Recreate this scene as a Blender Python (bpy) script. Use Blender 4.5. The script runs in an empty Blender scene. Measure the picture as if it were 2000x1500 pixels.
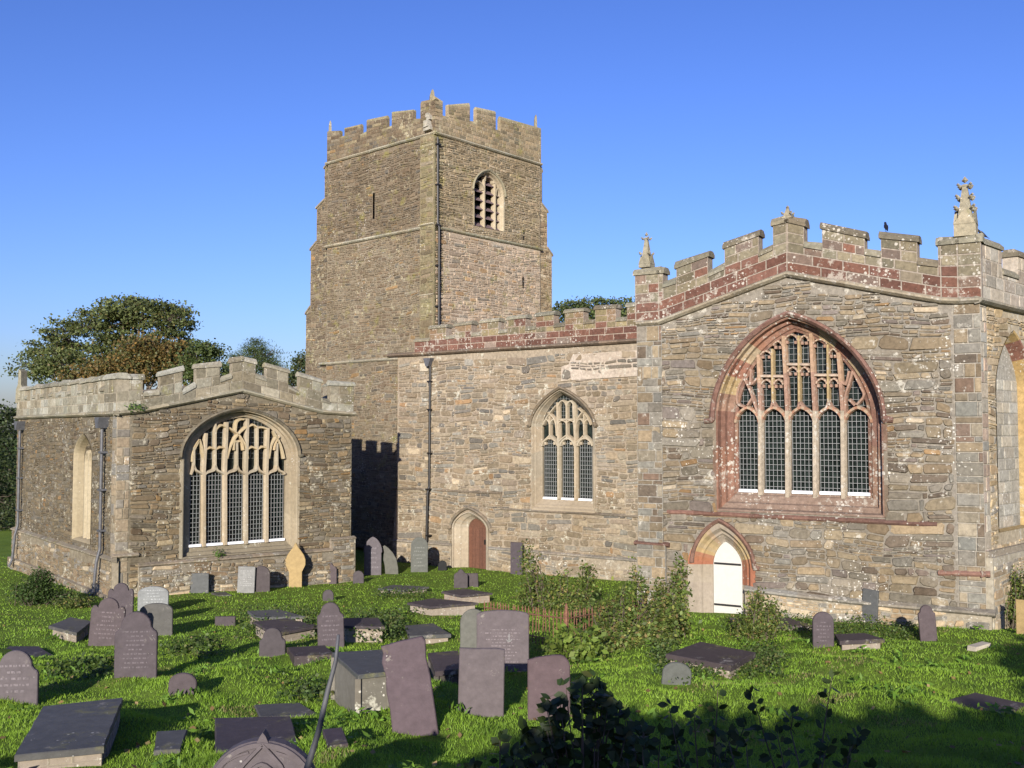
import bpy, math, random
import numpy as np
from mathutils import Vector, Matrix
from mathutils.geometry import tessellate_polygon

R = math.radians
rnd = random.Random(11)
C = bpy.context.scene.collection
scene = bpy.context.scene

# ------------------------------------------------------------------ camera, sky, sun
EYE = 5.4                      # eye height above the turf at the church
F = 1980.0                     # focal length in pixels of the 2000 px wide photograph
PITCH = R(2.7)
cam_data = bpy.data.cameras.new('camera')
cam = bpy.data.objects.new('camera', cam_data)
C.objects.link(cam)
cam.location = (0, 0, EYE)
cam.rotation_euler = (R(90) + PITCH, 0, 0)
cam_data.sensor_width = 36.0
cam_data.lens = 36.0 * F / 2000.0
cam_data.clip_start = 0.05
cam_data.clip_end = 6000
scene.camera = cam

SUN_EL, SUN_TAN = R(16.0), 0.15
sun_dir = Vector((SUN_TAN, 1.0, -math.tan(SUN_EL) * math.hypot(SUN_TAN, 1))).normalized()
world = bpy.data.worlds.new("World")
scene.world = world
world.use_nodes = True
wn = world.node_tree
bg = wn.nodes['Background']
sky = wn.nodes.new('ShaderNodeTexSky')
sky.sky_type = 'NISHITA'
sky.sun_disc = False
sky.sun_elevation = SUN_EL
sky.sun_rotation = math.atan2(-sun_dir.x, -sun_dir.y)
sky.altitude = 0
sky.air_density = 1.15
sky.dust_density = 0.9
sky.ozone_density = 3.5
tint = wn.nodes.new('ShaderNodeMix'); tint.data_type = 'RGBA'; tint.blend_type = 'MULTIPLY'
tint.inputs[0].default_value = 1.0
tint.inputs[7].default_value = (.82, .83, 1.2, 1)          # the deep blue of a clear October sky
wn.links.new(sky.outputs[0], tint.inputs[6])
gam = wn.nodes.new('ShaderNodeGamma'); gam.inputs[1].default_value = 1.28
wn.links.new(tint.outputs[2], gam.inputs[0])
wn.links.new(gam.outputs[0], bg.inputs[0])
bg.inputs[1].default_value = 0.06
sun_data = bpy.data.lights.new('sun', 'SUN')
sun_data.energy = 5.0
sun_data.angle = R(0.5)
sun_data.color = (1.0, 0.925, 0.81)
sun = bpy.data.objects.new('sun', sun_data)
C.objects.link(sun)
sun.rotation_euler = sun_dir.to_track_quat('-Z', 'Y').to_euler()
scene.view_settings.view_transform = 'Standard'
scene.view_settings.look = 'None'
scene.view_settings.exposure = 0.7
scene.view_settings.gamma = 1.0
scene.cycles.max_bounces = 6
scene.cycles.diffuse_bounces = 2
scene.cycles.transmission_bounces = 2
scene.cycles.transparent_max_bounces = 4

# ------------------------------------------------------------------ measuring helpers
cp, sp = math.cos(PITCH), math.sin(PITCH)
def ray(px, py):
    a = (px - 1000.0) / F; b = (750.0 - py) / F
    return (a, cp - b * sp, sp + b * cp)

class Frame:
    """a vertical wall plane: s metres along it, z height, d metres out of it"""
    def __init__(self, O, ang):
        self.u = (math.cos(ang), math.sin(ang))
        self.n = (self.u[1], -self.u[0])
        self.O = O
    def P(self, s, z, d=0.0):
        return (self.O[0] + self.u[0] * s + self.n[0] * d, self.O[1] + self.u[1] * s + self.n[1] * d, z)
    def at(self, px, py, d=0.0):
        r = ray(px, py)
        ox, oy = self.O[0] + self.n[0] * d, self.O[1] + self.n[1] * d
        t = (ox * self.n[0] + oy * self.n[1]) / (r[0] * self.n[0] + r[1] * self.n[1])
        X, Y, Z = r[0] * t, r[1] * t, r[2] * t
        return ((X - ox) * self.u[0] + (Y - oy) * self.u[1], Z + EYE)
    def back(self, dist, s0=0.0):
        f = Frame((self.O[0] + self.u[0] * s0 - self.n[0] * dist, self.O[1] + self.u[1] * s0 - self.n[1] * dist), 0)
        f.u, f.n = self.u, self.n
        return f

def frame_through(px0, depth0, ang, px_origin):
    f = Frame((ray(px0, 843)[0] / ray(px0, 843)[1] * depth0, depth0), ang)
    s, _ = f.at(px_origin, 843)
    p = f.P(s, 0)
    return Frame((p[0], p[1]), ang)

TR = frame_through(1422, 28.0, -R(31.0), 1246)            # transept, south wall
s_te, _ = TR.at(1914, 843)
TE = Frame(TR.P(s_te, 0)[:2], R(90 - 44.6))               # transept, east wall
NV = frame_through(1247, 37.0, -R(35.5), 777)             # nave, south wall
TS = frame_through(848, 44.3, -R(42.1), 636)              # tower, south face
s_tw, _ = TS.at(848, 843)
TW = Frame(TS.P(s_tw, 0)[:2], R(47.9))                    # tower, east face
CE = frame_through(228, 32.0, R(38.6), 228)               # chapel, east wall
s_c = 12.9
CSu = Frame((0, 0), -R(51.4))
CS = Frame((CE.O[0] - CSu.u[0] * s_c, CE.O[1] - CSu.u[1] * s_c), -R(51.4))   # chapel, south wall (s = 12.9 at the corner)

GD = np.array([-60, -25, -8, 0, 4, 7.5, 10, 13, 16.5, 22, 28, 35, 41, 60, 120, 3000], float)
GZ = np.array([-1.2, -1.2, -1.3, -1.65, -2.4, -3.02, -3.42, -3.82, -4.1, -4.6, -5.0, -5.36, -5.55, -5.6, -5.6, -5.6]) + EYE
_d = np.arange(-60, 130, 0.25)
_z = np.interp(_d, GD, GZ)
_k = np.ones(17) / 17.0
_zp = np.concatenate([np.full(8, _z[0]), _z, np.full(8, _z[-1])])
_z = np.convolve(_zp, _k, 'valid')
def g_np(x, y):
    z = np.interp(y, _d, _z)
    a = np.clip((y - 6) / 6, 0, 1) * np.clip((60 - np.abs(x)) / 30, 0, 1)
    near = np.clip((27 - y) / 8, 0.25, 1)
    b = (0.105 * np.sin(x * 1.3 + 0.6 * y + 1) * np.sin(y * 0.9 - 0.4 * x) + 0.065 * np.sin(x * 2.7 + 1.1 * np.sin(y * 0.8)) * np.cos(y * 2.1 + 0.7)
         + 0.03 * np.sin(x * 4.3 + y * 3.1) + 0.02 * np.sin(5.9 * y - 3.7 * x))
    return z + a * near * b
def g(x, y):
    return float(g_np(np.array([x]), np.array([y]))[0])
def ground_at(px, py, lift=0.0):
    r = ray(px, py)
    f = lambda t: EYE + r[2] * t - g(r[0] * t, r[1] * t) - lift
    t = 3.0
    while t < 120 and f(t) > 0:
        t += 0.4
    a, b_ = t - 0.4, t
    for _ in range(9):
        m = (a + b_) / 2
        if f(m) > 0: a = m
        else: b_ = m
    t = (a + b_) / 2
    return Vector((r[0] * t, r[1] * t, EYE + r[2] * t))

# ------------------------------------------------------------------ mesh helpers
ALB = .79                      # even scale on every stored face colour, set against the raised exposure
class B:
    def __init__(self):
        self.v, self.f, self.c = [], [], []
    def add(self, verts, faces, col):
        o = len(self.v)
        self.v.extend(verts)
        for q in faces:
            self.f.append([i + o for i in q])
        if isinstance(col, list):
            self.c.extend(col)
        else:
            self.c.extend([col] * len(faces))
    def box(self, fr, s0, s1, z0, z1, d0, d1, col):
        p = fr.P
        v = [p(s0, z0, d0), p(s1, z0, d0), p(s1, z1, d0), p(s0, z1, d0), p(s0, z0, d1), p(s1, z0, d1), p(s1, z1, d1), p(s0, z1, d1)]
        self.add(v, [(0, 3, 2, 1), (4, 5, 6, 7), (0, 1, 5, 4), (1, 2, 6, 5), (2, 3, 7, 6), (3, 0, 4, 7)], col)
    def hexa(self, fr, pts, d0, d1, col):
        """extrude the (s,z) polygon pts from d0 (back) to d1 (front)"""
        n = len(pts)
        v = [fr.P(s, z, d0) for s, z in pts] + [fr.P(s, z, d1) for s, z in pts]
        f = [tuple(range(n - 1, -1, -1)), tuple(range(n, 2 * n))]
        for i in range(n):
            j = (i + 1) % n
            f.append((i, j, n + j, n + i))
        self.add(v, f, col)
    def tube(self, pts, r0, r1=None, n=6, col=(.2, .2, .2), cap=True):
        r1 = r0 if r1 is None else r1
        pts = [Vector(p) for p in pts]
        m = len(pts); v = []; f = []
        up = Vector((0.31, 0.17, 0.93))
        for i, p in enumerate(pts):
            t = (pts[min(i + 1, m - 1)] - pts[max(i - 1, 0)])
            if t.length < 1e-9: t = Vector((0, 0, 1))
            t.normalize()
            a = t.cross(up)
            if a.length < 0.1: a = t.cross(Vector((1, 0, 0)))
            a.normalize(); b = t.cross(a)
            r = r0 + (r1 - r0) * i / max(1, m - 1)
            for k in range(n):
                w = 2 * math.pi * k / n
                v.append(tuple(p + a * (r * math.cos(w)) + b * (r * math.sin(w))))
        for i in range(m - 1):
            for k in range(n):
                l = (k + 1) % n
                f.append((i * n + k, i * n + l, (i + 1) * n + l, (i + 1) * n + k))
        if cap:
            f.append(tuple(range(n - 1, -1, -1))); f.append(tuple((m - 1) * n + k for k in range(n)))
        self.add(v, f, col)
    def sweep(self, fr, line, sec, col, closed=False):
        """sweep the section [(offset, d)...] along the (s,z) polyline"""
        m = len(line); k = len(sec); v = []; f = []; cols = []
        for i in range(m):
            if closed:
                a, b = line[i - 1], line[(i + 1) % m]
            else:
                a, b = line[max(0, i - 1)], line[min(m - 1, i + 1)]
            tx, tz = b[0] - a[0], b[1] - a[1]
            L = math.hypot(tx, tz) or 1e-6
            nx, nz = -tz / L, tx / L
            sc = 1.0
            if 0 < i < m - 1:
                t1 = (line[i][0] - line[i-1][0], line[i][1] - line[i-1][1]); L1 = math.hypot(*t1) or 1e-6
                dt = (-t1[1] / L1) * nx + (t1[0] / L1) * nz
                sc = 1.0 / max(0.6, abs(dt))
            for o, d in sec:
                v.append(fr.P(line[i][0] + nx * o * sc, line[i][1] + nz * o * sc, d))
        segs = m if closed else m - 1
        for i in range(segs):
            j = (i + 1) % m
            for q in range(k):
                r = (q + 1) % k
                f.append((i * k + q, j * k + q, j * k + r, i * k + r))
                cols.append(col[i % len(col)] if isinstance(col, list) else col)
        if not closed:
            f.append(tuple(range(k))); f.append(tuple((m - 1) * k + q for q in range(k - 1, -1, -1)))
            cols += [cols[0], cols[-1]]
        self.add(v, f, cols)
    def loft(self, fr, rings, col, cap_last=False):
        """rings: closed polygons [(s,z),..] with depth d; col may be a list per segment"""
        k = len(rings[0][0]); v = []; f = []; cols = []
        for pts, d in rings:
            v += [fr.P(s, z, d) for s, z in pts]
        for i in range(len(rings) - 1):
            for q in range(k):
                r = (q + 1) % k
                f.append((i * k + q, i * k + r, (i + 1) * k + r, (i + 1) * k + q))
                cols.append(col[q % len(col)] if isinstance(col, list) else col)
        self.add(v, f, cols)
    def poly(self, fr, outer, holes, d, col):
        loops = [[Vector((s, z, 0)) for s, z in outer]] + [[Vector((s, z, 0)) for s, z in h] for h in holes]
        tris = tessellate_polygon(loops)
        flat = [p for l in loops for p in l]
        v = [fr.P(p.x, p.y, d) for p in flat]
        out = []
        for t in tris:
            a, b, c = (flat[i] for i in t)
            ar = (b - a).cross(c - a).z
            if abs(ar) < 1e-9: continue
            out.append(tuple(t) if ar > 0 else (t[0], t[2], t[1]))
        self.add(v, out, col)
    def build(self, name, mat, parent=None, smooth=False):
        off = ROOT.get(parent.name, (0, 0, 0)) if parent else (0, 0, 0)
        me = bpy.data.meshes.new(name)
        va = np.array(self.v, float) - np.array(off)
        me.from_pydata(va.tolist(), [], self.f)
        at = me.attributes.new('col', 'FLOAT_COLOR', 'FACE')
        ca = np.ones((len(self.f), 4), np.float32)
        ca[:, :3] = ALB * np.array([c[:3] for c in self.c], np.float32)
        at.data.foreach_set('color', ca.ravel())
        me.materials.append(mat)
        if smooth:
            me.shade_smooth()
        me.update()
        o = bpy.data.objects.new(name, me)
        C.objects.link(o)
        if parent:
            o.parent = parent
            ROOT[o.name] = off
        return o

ROOT = {}
def np_mesh(name, verts, nper, cols, mat, parent=None, off=(0, 0, 0)):
    """verts: (N*nper,3), polygons of nper verts each, cols (N,3)"""
    N = len(verts) // nper
    me = bpy.data.meshes.new(name)
    me.vertices.add(len(verts)); me.loops.add(len(verts)); me.polygons.add(N)
    me.vertices.foreach_set('co', (np.asarray(verts, np.float32) - np.array(off, np.float32)).ravel())
    me.loops.foreach_set('vertex_index', np.arange(len(verts), dtype=np.int32))
    me.polygons.foreach_set('loop_start', np.arange(0, len(verts), nper, dtype=np.int32))
    me.polygons.foreach_set('loop_total', np.full(N, nper, np.int32))
    at = me.attributes.new('col', 'FLOAT_COLOR', 'FACE')
    c = np.ones((N, 4), np.float32); c[:, :3] = ALB * np.asarray(cols)
    at.data.foreach_set('color', c.ravel())
    me.materials.append(mat)
    me.update(calc_edges=True)
    o = bpy.data.objects.new(name, me)
    C.objects.link(o)
    if parent:
        o.parent = parent
        ROOT[o.name] = off
    return o

def tag(o, label=None, cat=None, group=None, kind=None):
    if label: o['label'] = label
    if cat: o['category'] = cat
    if group: o['group'] = group
    if kind: o['kind'] = kind
    return o
def empty(name, loc, label, cat, group=None):
    o = bpy.data.objects.new(name, None)
    o.location = loc
    C.objects.link(o)
    ROOT[o.name] = tuple(loc)
    return tag(o, label, cat, group)

# ------------------------------------------------------------------ materials
def nodes_of(name):
    m = bpy.data.materials.new(name)
    m.use_nodes = True
    nt = m.node_tree
    return m, nt, nt.nodes['Principled BSDF']
def N(nt, t, **kw):
    n = nt.nodes.new(t)
    for k, v in kw.items():
        if hasattr(n, k): setattr(n, k, v)
        else: n.inputs[k].default_value = v
    return n
def mixc(nt, fac, a, b, mode='MIX'):
    n = nt.nodes.new('ShaderNodeMix'); n.data_type = 'RGBA'; n.blend_type = mode
    for sock, val in ((n.inputs[0], fac), (n.inputs[6], a), (n.inputs[7], b)):
        if hasattr(val, 'is_output'): nt.links.new(val, sock)
        elif isinstance(val, (int, float)): sock.default_value = val
        else: sock.default_value = (*val, 1)
    return n.outputs[2]
def ramp(nt, src, p0, p1, c0=(0, 0, 0), c1=(1, 1, 1)):
    r = nt.nodes.new('ShaderNodeValToRGB')
    r.color_ramp.elements[0].position = p0; r.color_ramp.elements[1].position = p1
    r.color_ramp.elements[0].color = (*c0, 1); r.color_ramp.elements[1].color = (*c1, 1)
    nt.links.new(src, r.inputs[0])
    return r.outputs[0]
def math_n(nt, op, a, b):
    n = nt.nodes.new('ShaderNodeMath'); n.operation = op
    for i, val in enumerate((a, b)):
        if hasattr(val, 'is_output'): nt.links.new(val, n.inputs[i])
        else: n.inputs[i].default_value = val
    return n.outputs[0]

def stone_mat(name, spots=0.5, spot_col=(.52, .5, .44), blotch=0.5, blotch_col=(.45, .44, .36), grain=.35, rough=.95, tint2=(.6, .55, .45), bump=.5, moss=0.0):
    m, nt, bs = nodes_of(name)
    at = N(nt, 'ShaderNodeAttribute', attribute_name='col')
    tc = N(nt, 'ShaderNodeTexCoord')
    co = tc.outputs['Object']
    n1 = N(nt, 'ShaderNodeTexNoise', Scale=9.0, Detail=5.0, Roughness=.65); nt.links.new(co, n1.inputs['Vector'])
    n2 = N(nt, 'ShaderNodeTexNoise', Scale=.55, Detail=3.0, Roughness=.6); nt.links.new(co, n2.inputs['Vector'])
    v1 = ramp(nt, n1.outputs[0], .25, .75, (1 - grain,) * 3, (1 + grain,) * 3)
    col = mixc(nt, 1.0, at.outputs['Color'], v1, 'MULTIPLY')
    wx = ramp(nt, n2.outputs[0], .35, .7, (1, 1, 1), tint2)
    col = mixc(nt, .45, col, mixc(nt, 1.0, col, wx, 'MULTIPLY'))
    if blotch > 0:
        n3 = N(nt, 'ShaderNodeTexNoise', Scale=4.2, Detail=6.0, Roughness=.72); nt.links.new(co, n3.inputs['Vector'])
        n4 = N(nt, 'ShaderNodeTexNoise', Scale=.9, Detail=2.0); nt.links.new(co, n4.inputs['Vector'])
        s = math_n(nt, 'ADD', n3.outputs[0], math_n(nt, 'MULTIPLY', n4.outputs[0], .35))
        f = ramp(nt, s, .86 - .22 * blotch, .93 - .22 * blotch)
        col = mixc(nt, math_n(nt, 'MULTIPLY', f, .75), col, blotch_col)
    if spots > 0:
        vo = N(nt, 'ShaderNodeTexVoronoi', Scale=9.0); nt.links.new(co, vo.inputs['Vector'])
        sp_ = N(nt, 'ShaderNodeSeparateColor'); nt.links.new(vo.outputs['Color'], sp_.inputs[0])
        n5 = N(nt, 'ShaderNodeTexNoise', Scale=.8, Detail=3.0); nt.links.new(co, n5.inputs['Vector'])
        n6 = N(nt, 'ShaderNodeTexNoise', Scale=17.0, Detail=5.0, Roughness=.7); nt.links.new(co, n6.inputs['Vector'])
        rad = math_n(nt, 'MULTIPLY', sp_.outputs[0], math_n(nt, 'MULTIPLY', ramp(nt, n5.outputs[0], .48 - .2 * spots, .72), .62 * spots + .12))
        dd = math_n(nt, 'ADD', vo.outputs['Distance'], math_n(nt, 'MULTIPLY', n6.outputs[0], .62))
        f = math_n(nt, 'LESS_THAN', math_n(nt, 'SUBTRACT', dd, .25), rad)
        col = mixc(nt, math_n(nt, 'MULTIPLY', f, .85), col, spot_col)
        vo2 = N(nt, 'ShaderNodeTexVoronoi', Scale=15.0); nt.links.new(co, vo2.inputs['Vector'])
        sp2 = N(nt, 'ShaderNodeSeparateColor'); nt.links.new(vo2.outputs['Color'], sp2.inputs[0])
        r2 = math_n(nt, 'MULTIPLY', math_n(nt, 'SUBTRACT', sp2.outputs[1], .62 - .25 * spots), ramp(nt, n5.outputs[0], .4, .65))
        f2 = math_n(nt, 'LESS_THAN', math_n(nt, 'SUBTRACT', math_n(nt, 'ADD', vo2.outputs['Distance'], math_n(nt, 'MULTIPLY', n6.outputs[0], .6)), .24), r2)
        col = mixc(nt, math_n(nt, 'MULTIPLY', f2, .7), col, spot_col)
    if moss > 0:
        n7 = N(nt, 'ShaderNodeTexNoise', Scale=1.6, Detail=5.0, Roughness=.7); nt.links.new(co, n7.inputs['Vector'])
        f = ramp(nt, n7.outputs[0], .62 - .15 * moss, .74 - .1 * moss)
        col = mixc(nt, math_n(nt, 'MULTIPLY', f, .6), col, (.2, .19, .05))
    nt.links.new(col, bs.inputs['Base Color'])
    bs.inputs['Roughness'].default_value = rough
    bs.inputs['Specular IOR Level'].default_value = .2
    bp = N(nt, 'ShaderNodeBump', Strength=bump, Distance=.03)
    nt.links.new(n1.outputs[0], bp.inputs['Height']); nt.links.new(bp.outputs[0], bs.inputs['Normal'])
    return m

def plain_mat(name, col=None, rough=.6, metal=0.0, spec=.5, noise=.2, scale=8.0, bump=0.0):
    m, nt, bs = nodes_of(name)
    tc = N(nt, 'ShaderNodeTexCoord')
    n1 = N(nt, 'ShaderNodeTexNoise', Scale=scale, Detail=5.0, Roughness=.6); nt.links.new(tc.outputs['Object'], n1.inputs['Vector'])
    v = ramp(nt, n1.outputs[0], .3, .7, (1 - noise,) * 3, (1 + noise,) * 3)
    if col is None:
        at = N(nt, 'ShaderNodeAttribute', attribute_name='col'); src = at.outputs['Color']
    else:
        src = col
    nt.links.new(mixc(nt, 1.0, src, v, 'MULTIPLY'), bs.inputs['Base Color'])
    bs.inputs['Roughness'].default_value = rough
    bs.inputs['Metallic'].default_value = metal
    bs.inputs['Specular IOR Level'].default_value = spec
    if bump:
        bp = N(nt, 'ShaderNodeBump', Strength=bump, Distance=.02)
        nt.links.new(n1.outputs[0], bp.inputs['Height']); nt.links.new(bp.outputs[0], bs.inputs['Normal'])
    return m

def leaf_mat(name, trans=.35):
    m, nt, bs = nodes_of(name)
    at = N(nt, 'ShaderNodeAttribute', attribute_name='col')
    nt.links.new(at.outputs['Color'], bs.inputs['Base Color'])
    bs.inputs['Roughness'].default_value = .55
    bs.inputs['Specular IOR Level'].default_value = .3
    tr = N(nt, 'ShaderNodeBsdfTranslucent')
    nt.links.new(mixc(nt, 1.0, at.outputs['Color'], (1.2, 1.25, .7), 'MULTIPLY'), tr.inputs[0])
    mx = N(nt, 'ShaderNodeMixShader'); mx.inputs[0].default_value = trans
    nt.links.new(bs.outputs[0], mx.inputs[1]); nt.links.new(tr.outputs[0], mx.inputs[2])
    nt.links.new(mx.outputs[0], nt.nodes['Material Output'].inputs[0])
    return m

M = {}
M['nave'] = stone_mat('nave_rubble', spots=.32, blotch=.35)
M['transept'] = stone_mat('transept_rubble', spots=.55, blotch=.4, blotch_col=(.42, .4, .34))
M['chapel'] = stone_mat('chapel_rubble', spots=.42, blotch=.4, blotch_col=(.42, .39, .3))
M['tower'] = stone_mat('tower_rubble', spots=.4, blotch=.35, blotch_col=(.36, .33, .22), moss=.35)
M['red'] = stone_mat('red_sandstone', spots=.9, blotch=.48, blotch_col=(.33, .3, .25), grain=.35, spot_col=(.41, .385, .33))
M['pale'] = stone_mat('pale_parapet_stone', spots=.5, blotch=.4, blotch_col=(.4, .39, .33), moss=.3, grain=.35)
M['dressed'] = stone_mat('dressed_stone', spots=.25, blotch=.2, grain=.18, bump=.25)
M['slate'] = stone_mat('slate', spots=.22, spot_col=(.42, .41, .38), blotch=.28, blotch_col=(.24, .22, .19), grain=.22, rough=.62, bump=.2, tint2=(.66, .66, .66), moss=.22)
M['glass'] = plain_mat('dark_leaded_glass', (.012, .017, .015), rough=.14, noise=.8, spec=.22, scale=7, bump=.35)
M['guard'] = plain_mat('window_guard_wire', (.19, .195, .19), rough=.5, noise=.1)
M['white'] = plain_mat('white_paint', (.45, .44, .405), rough=.5, noise=.04)
M['whitesill'] = plain_mat('white_sill', (.8, .81, .84), rough=.5, noise=.08)
M['iron'] = plain_mat('black_iron', (.012, .011, .011), rough=.45, noise=.3)
M['lead'] = plain_mat('grey_lead', (.075, .077, .085), rough=.6, noise=.3)
M['rust'] = plain_mat('rusty_iron', (.15, .068, .04), rough=.85, noise=.5, scale=20)
M['wood'] = plain_mat('brown_door_wood', None, rough=.6, noise=.25, scale=14)
M['leaf'] = leaf_mat('leaf')
M['darkleaf'] = leaf_mat('sapling_leaf', .2)
M['bark'] = plain_mat('bark', (.09, .07, .05), rough=.9, noise=.4)
M['feather'] = plain_mat('black_feathers', (.012, .012, .016), rough=.4, noise=.2)
M['ink'] = plain_mat('inscription', None, rough=.8, noise=.5, scale=30)

# ------------------------------------------------------------------ masonry generators
def inside(poly, s, z):
    r = False; n = len(poly); j = n - 1
    for i in range(n):
        xi, yi = poly[i]; xj, yj = poly[j]
        if (yi > z) != (yj > z) and s < (xj - xi) * (z - yi) / (yj - yi) + xi:
            r = not r
        j = i
    return r

def jit(c, a=.18):
    k = 1 + rnd.uniform(-a, a)
    w = rnd.uniform(-.04, .04)
    return (max(.01, c[0] * k * (1 + w)), max(.01, c[1] * k), max(.01, c[2] * k * (1 - w)))
def pick(pal):
    t = rnd.random() * sum(w for w, _ in pal)
    for w, c in pal:
        t -= w
        if t <= 0: return c
    return pal[-1][1]

def stone(b, fr, sa, sb, za, zb, relief, col, warp=None, cut=(.1, .34), d0=0.0):
    w, h = sb - sa, zb - za
    if w < .02 or h < .015: return
    m = min(w, h)
    pts = []
    for cx, cz, dx, dz in ((sa, za, 1, 1), (sb, za, -1, 1), (sb, zb, -1, -1), (sa, zb, 1, -1)):
        c1, c2 = m * rnd.uniform(*cut), m * rnd.uniform(*cut)
        p, q = (cx + dx * c1, cz), (cx, cz + dz * c2)
        pts += [q, p] if (dx * dz > 0) else [p, q]
    if warp:
        jx, jz = min(.03, w * .09), min(.022, h * .12)
        pts = [warp(p[0] + rnd.uniform(-jx, jx), p[1] + rnd.uniform(-jz, jz)) for p in pts]
    cs = sum(p[0] for p in pts) / 8; cz = sum(p[1] for p in pts) / 8
    ins = min(.022, m * .18)
    k1, k2 = 1 - 2 * ins / w, 1 - 2 * ins / h
    ts, tz = rnd.uniform(-.09, .09), rnd.uniform(-.16, .16)
    rl = relief * rnd.uniform(.55, 1.3)
    v = [fr.P(s, z, d0 - .004) for s, z in pts]
    for s, z in pts:
        s2, z2 = cs + (s - cs) * k1, cz + (z - cz) * k2
        v.append(fr.P(s2, z2, max(d0 + .002, d0 + rl + ts * (s2 - cs) + tz * (z2 - cz))))
    f = [(i, (i + 1) % 8, 8 + (i + 1) % 8, 8 + i) for i in range(8)] + [tuple(range(8, 16))]
    b.add(v, f, col)

def rubble(b, fr, outer, holes, mortar, pal, scale=1.0, relief=.022, joint=.022, big=.3, d0=0.0, skip_panel=None):
    b.poly(fr, outer, holes, d0, mortar)
    s0 = min(p[0] for p in outer); s1 = max(p[0] for p in outer)
    z0 = min(p[1] for p in outer); z1 = max(p[1] for p in outer)
    ph = [rnd.uniform(0, 6) for _ in range(4)]
    def warp(s, z):
        return (s + .03 * math.sin(5 * z + ph[2]) + .012 * math.sin(13 * z + 2 * s), z + .05 * math.sin(.9 * s + .8 * z + ph[0]) + .03 * math.sin(2.7 * s - 1.7 * z + ph[1]) + .012 * math.sin(7.1 * s + 4 * z + ph[3]))
    def ok(s, z):
        s, z = warp(s, z)
        return inside(outer, s, z) and not any(inside(h, s, z) for h in holes)
    z = z0
    while z < z1:
        H = rnd.uniform(.2, .44) * scale
        n = max(2, int((s1 - s0) / .06))
        step = (s1 - s0) / n
        run = None; runs = []
        for i in range(n + 1):
            s = s0 + i * step
            s = min(max(s, s0 + .01), s1 - .01)
            good = all(ok(s, zz) for zz in (z + .02, z + H * .5, z + H - .02))
            if good and run is None: run = s
            if (not good or i == n) and run is not None:
                e = s if good else s - step
                if e - run > .08: runs.append((run, e))
                run = None
        for a, e in runs:
            c = a
            while c < e - .03:
                W = min(rnd.uniform(.35, 1.25) * scale, e - c)
                if e - c - W < .16 * scale: W = e - c
                t = rnd.random()
                rows = 1 if t < big and H < .34 * scale else (2 if t < .62 else (3 if t < .9 else 4))
                cuts = [0.0]
                for r in range(1, rows): cuts.append((r + rnd.uniform(-.22, .22)) / rows)
                cuts.append(1.0)
                for r in range(rows):
                    za, zb = z + H * cuts[r], z + H * cuts[r + 1]
                    hh = zb - za
                    x = c
                    while x < c + W - .02:
                        ww = min(hh * (rnd.uniform(.9, 3.2) if rnd.random() < .7 else rnd.uniform(3, 6.5)) + .04 * scale, c + W - x)
                        if c + W - x - ww < .09 * scale: ww = c + W - x
                        jj = joint * rnd.uniform(.35, .75)
                        stone(b, fr, x + jj, x + ww - jj, za + jj * .8, zb - jj * .8, relief, jit(pick(pal), .24), warp, d0=d0)
                        x += ww
                c += W
        z += H

def ashlar_row(b, fr, s0, s1, zf0, zf1, pal, wmin=.42, wmax=.8, relief=.012, joint=.022, d0=0.0, breaks=(), slope_ok=True):
    """one course of squared blocks between height functions zf0(s) and zf1(s)"""
    bl = [x for x in sorted(breaks) if s0 + .05 < x < s1 - .05] + [s1]
    x = s0
    for e in bl:
        while x < e - .01:
            w = min(rnd.uniform(wmin, wmax), e - x)
            if e - x - w < wmin * .5: w = e - x
            a, c = x + joint / 2, x + w - joint / 2
            pts = [(a, zf0(a) + joint / 2), (c, zf0(c) + joint / 2), (c, zf1(c) - joint / 2), (a, zf1(a) - joint / 2)]
            rl = relief * rnd.uniform(.5, 1.4)
            v = [fr.P(s, z, d0 - .004) for s, z in pts]
            cs = (a + c) / 2; cz = sum(p[1] for p in pts) / 4
            v += [fr.P(s + (cs - s) * min(.2, .016 / max(.02, abs(cs - s))), z + (cz - z) * min(.2, .016 / max(.02, abs(cz - z))), d0 + rl) for s, z in pts]
            b.add(v, [(0, 1, 5, 4), (1, 2, 6, 5), (2, 3, 7, 6), (3, 0, 4, 7), (4, 5, 6, 7)], jit(pick(pal), .2))
            x += w

def lerp_line(line):
    xs = [p[0] for p in line]; zs = [p[1] for p in line]
    return lambda s: float(np.interp(s, xs, zs))

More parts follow.
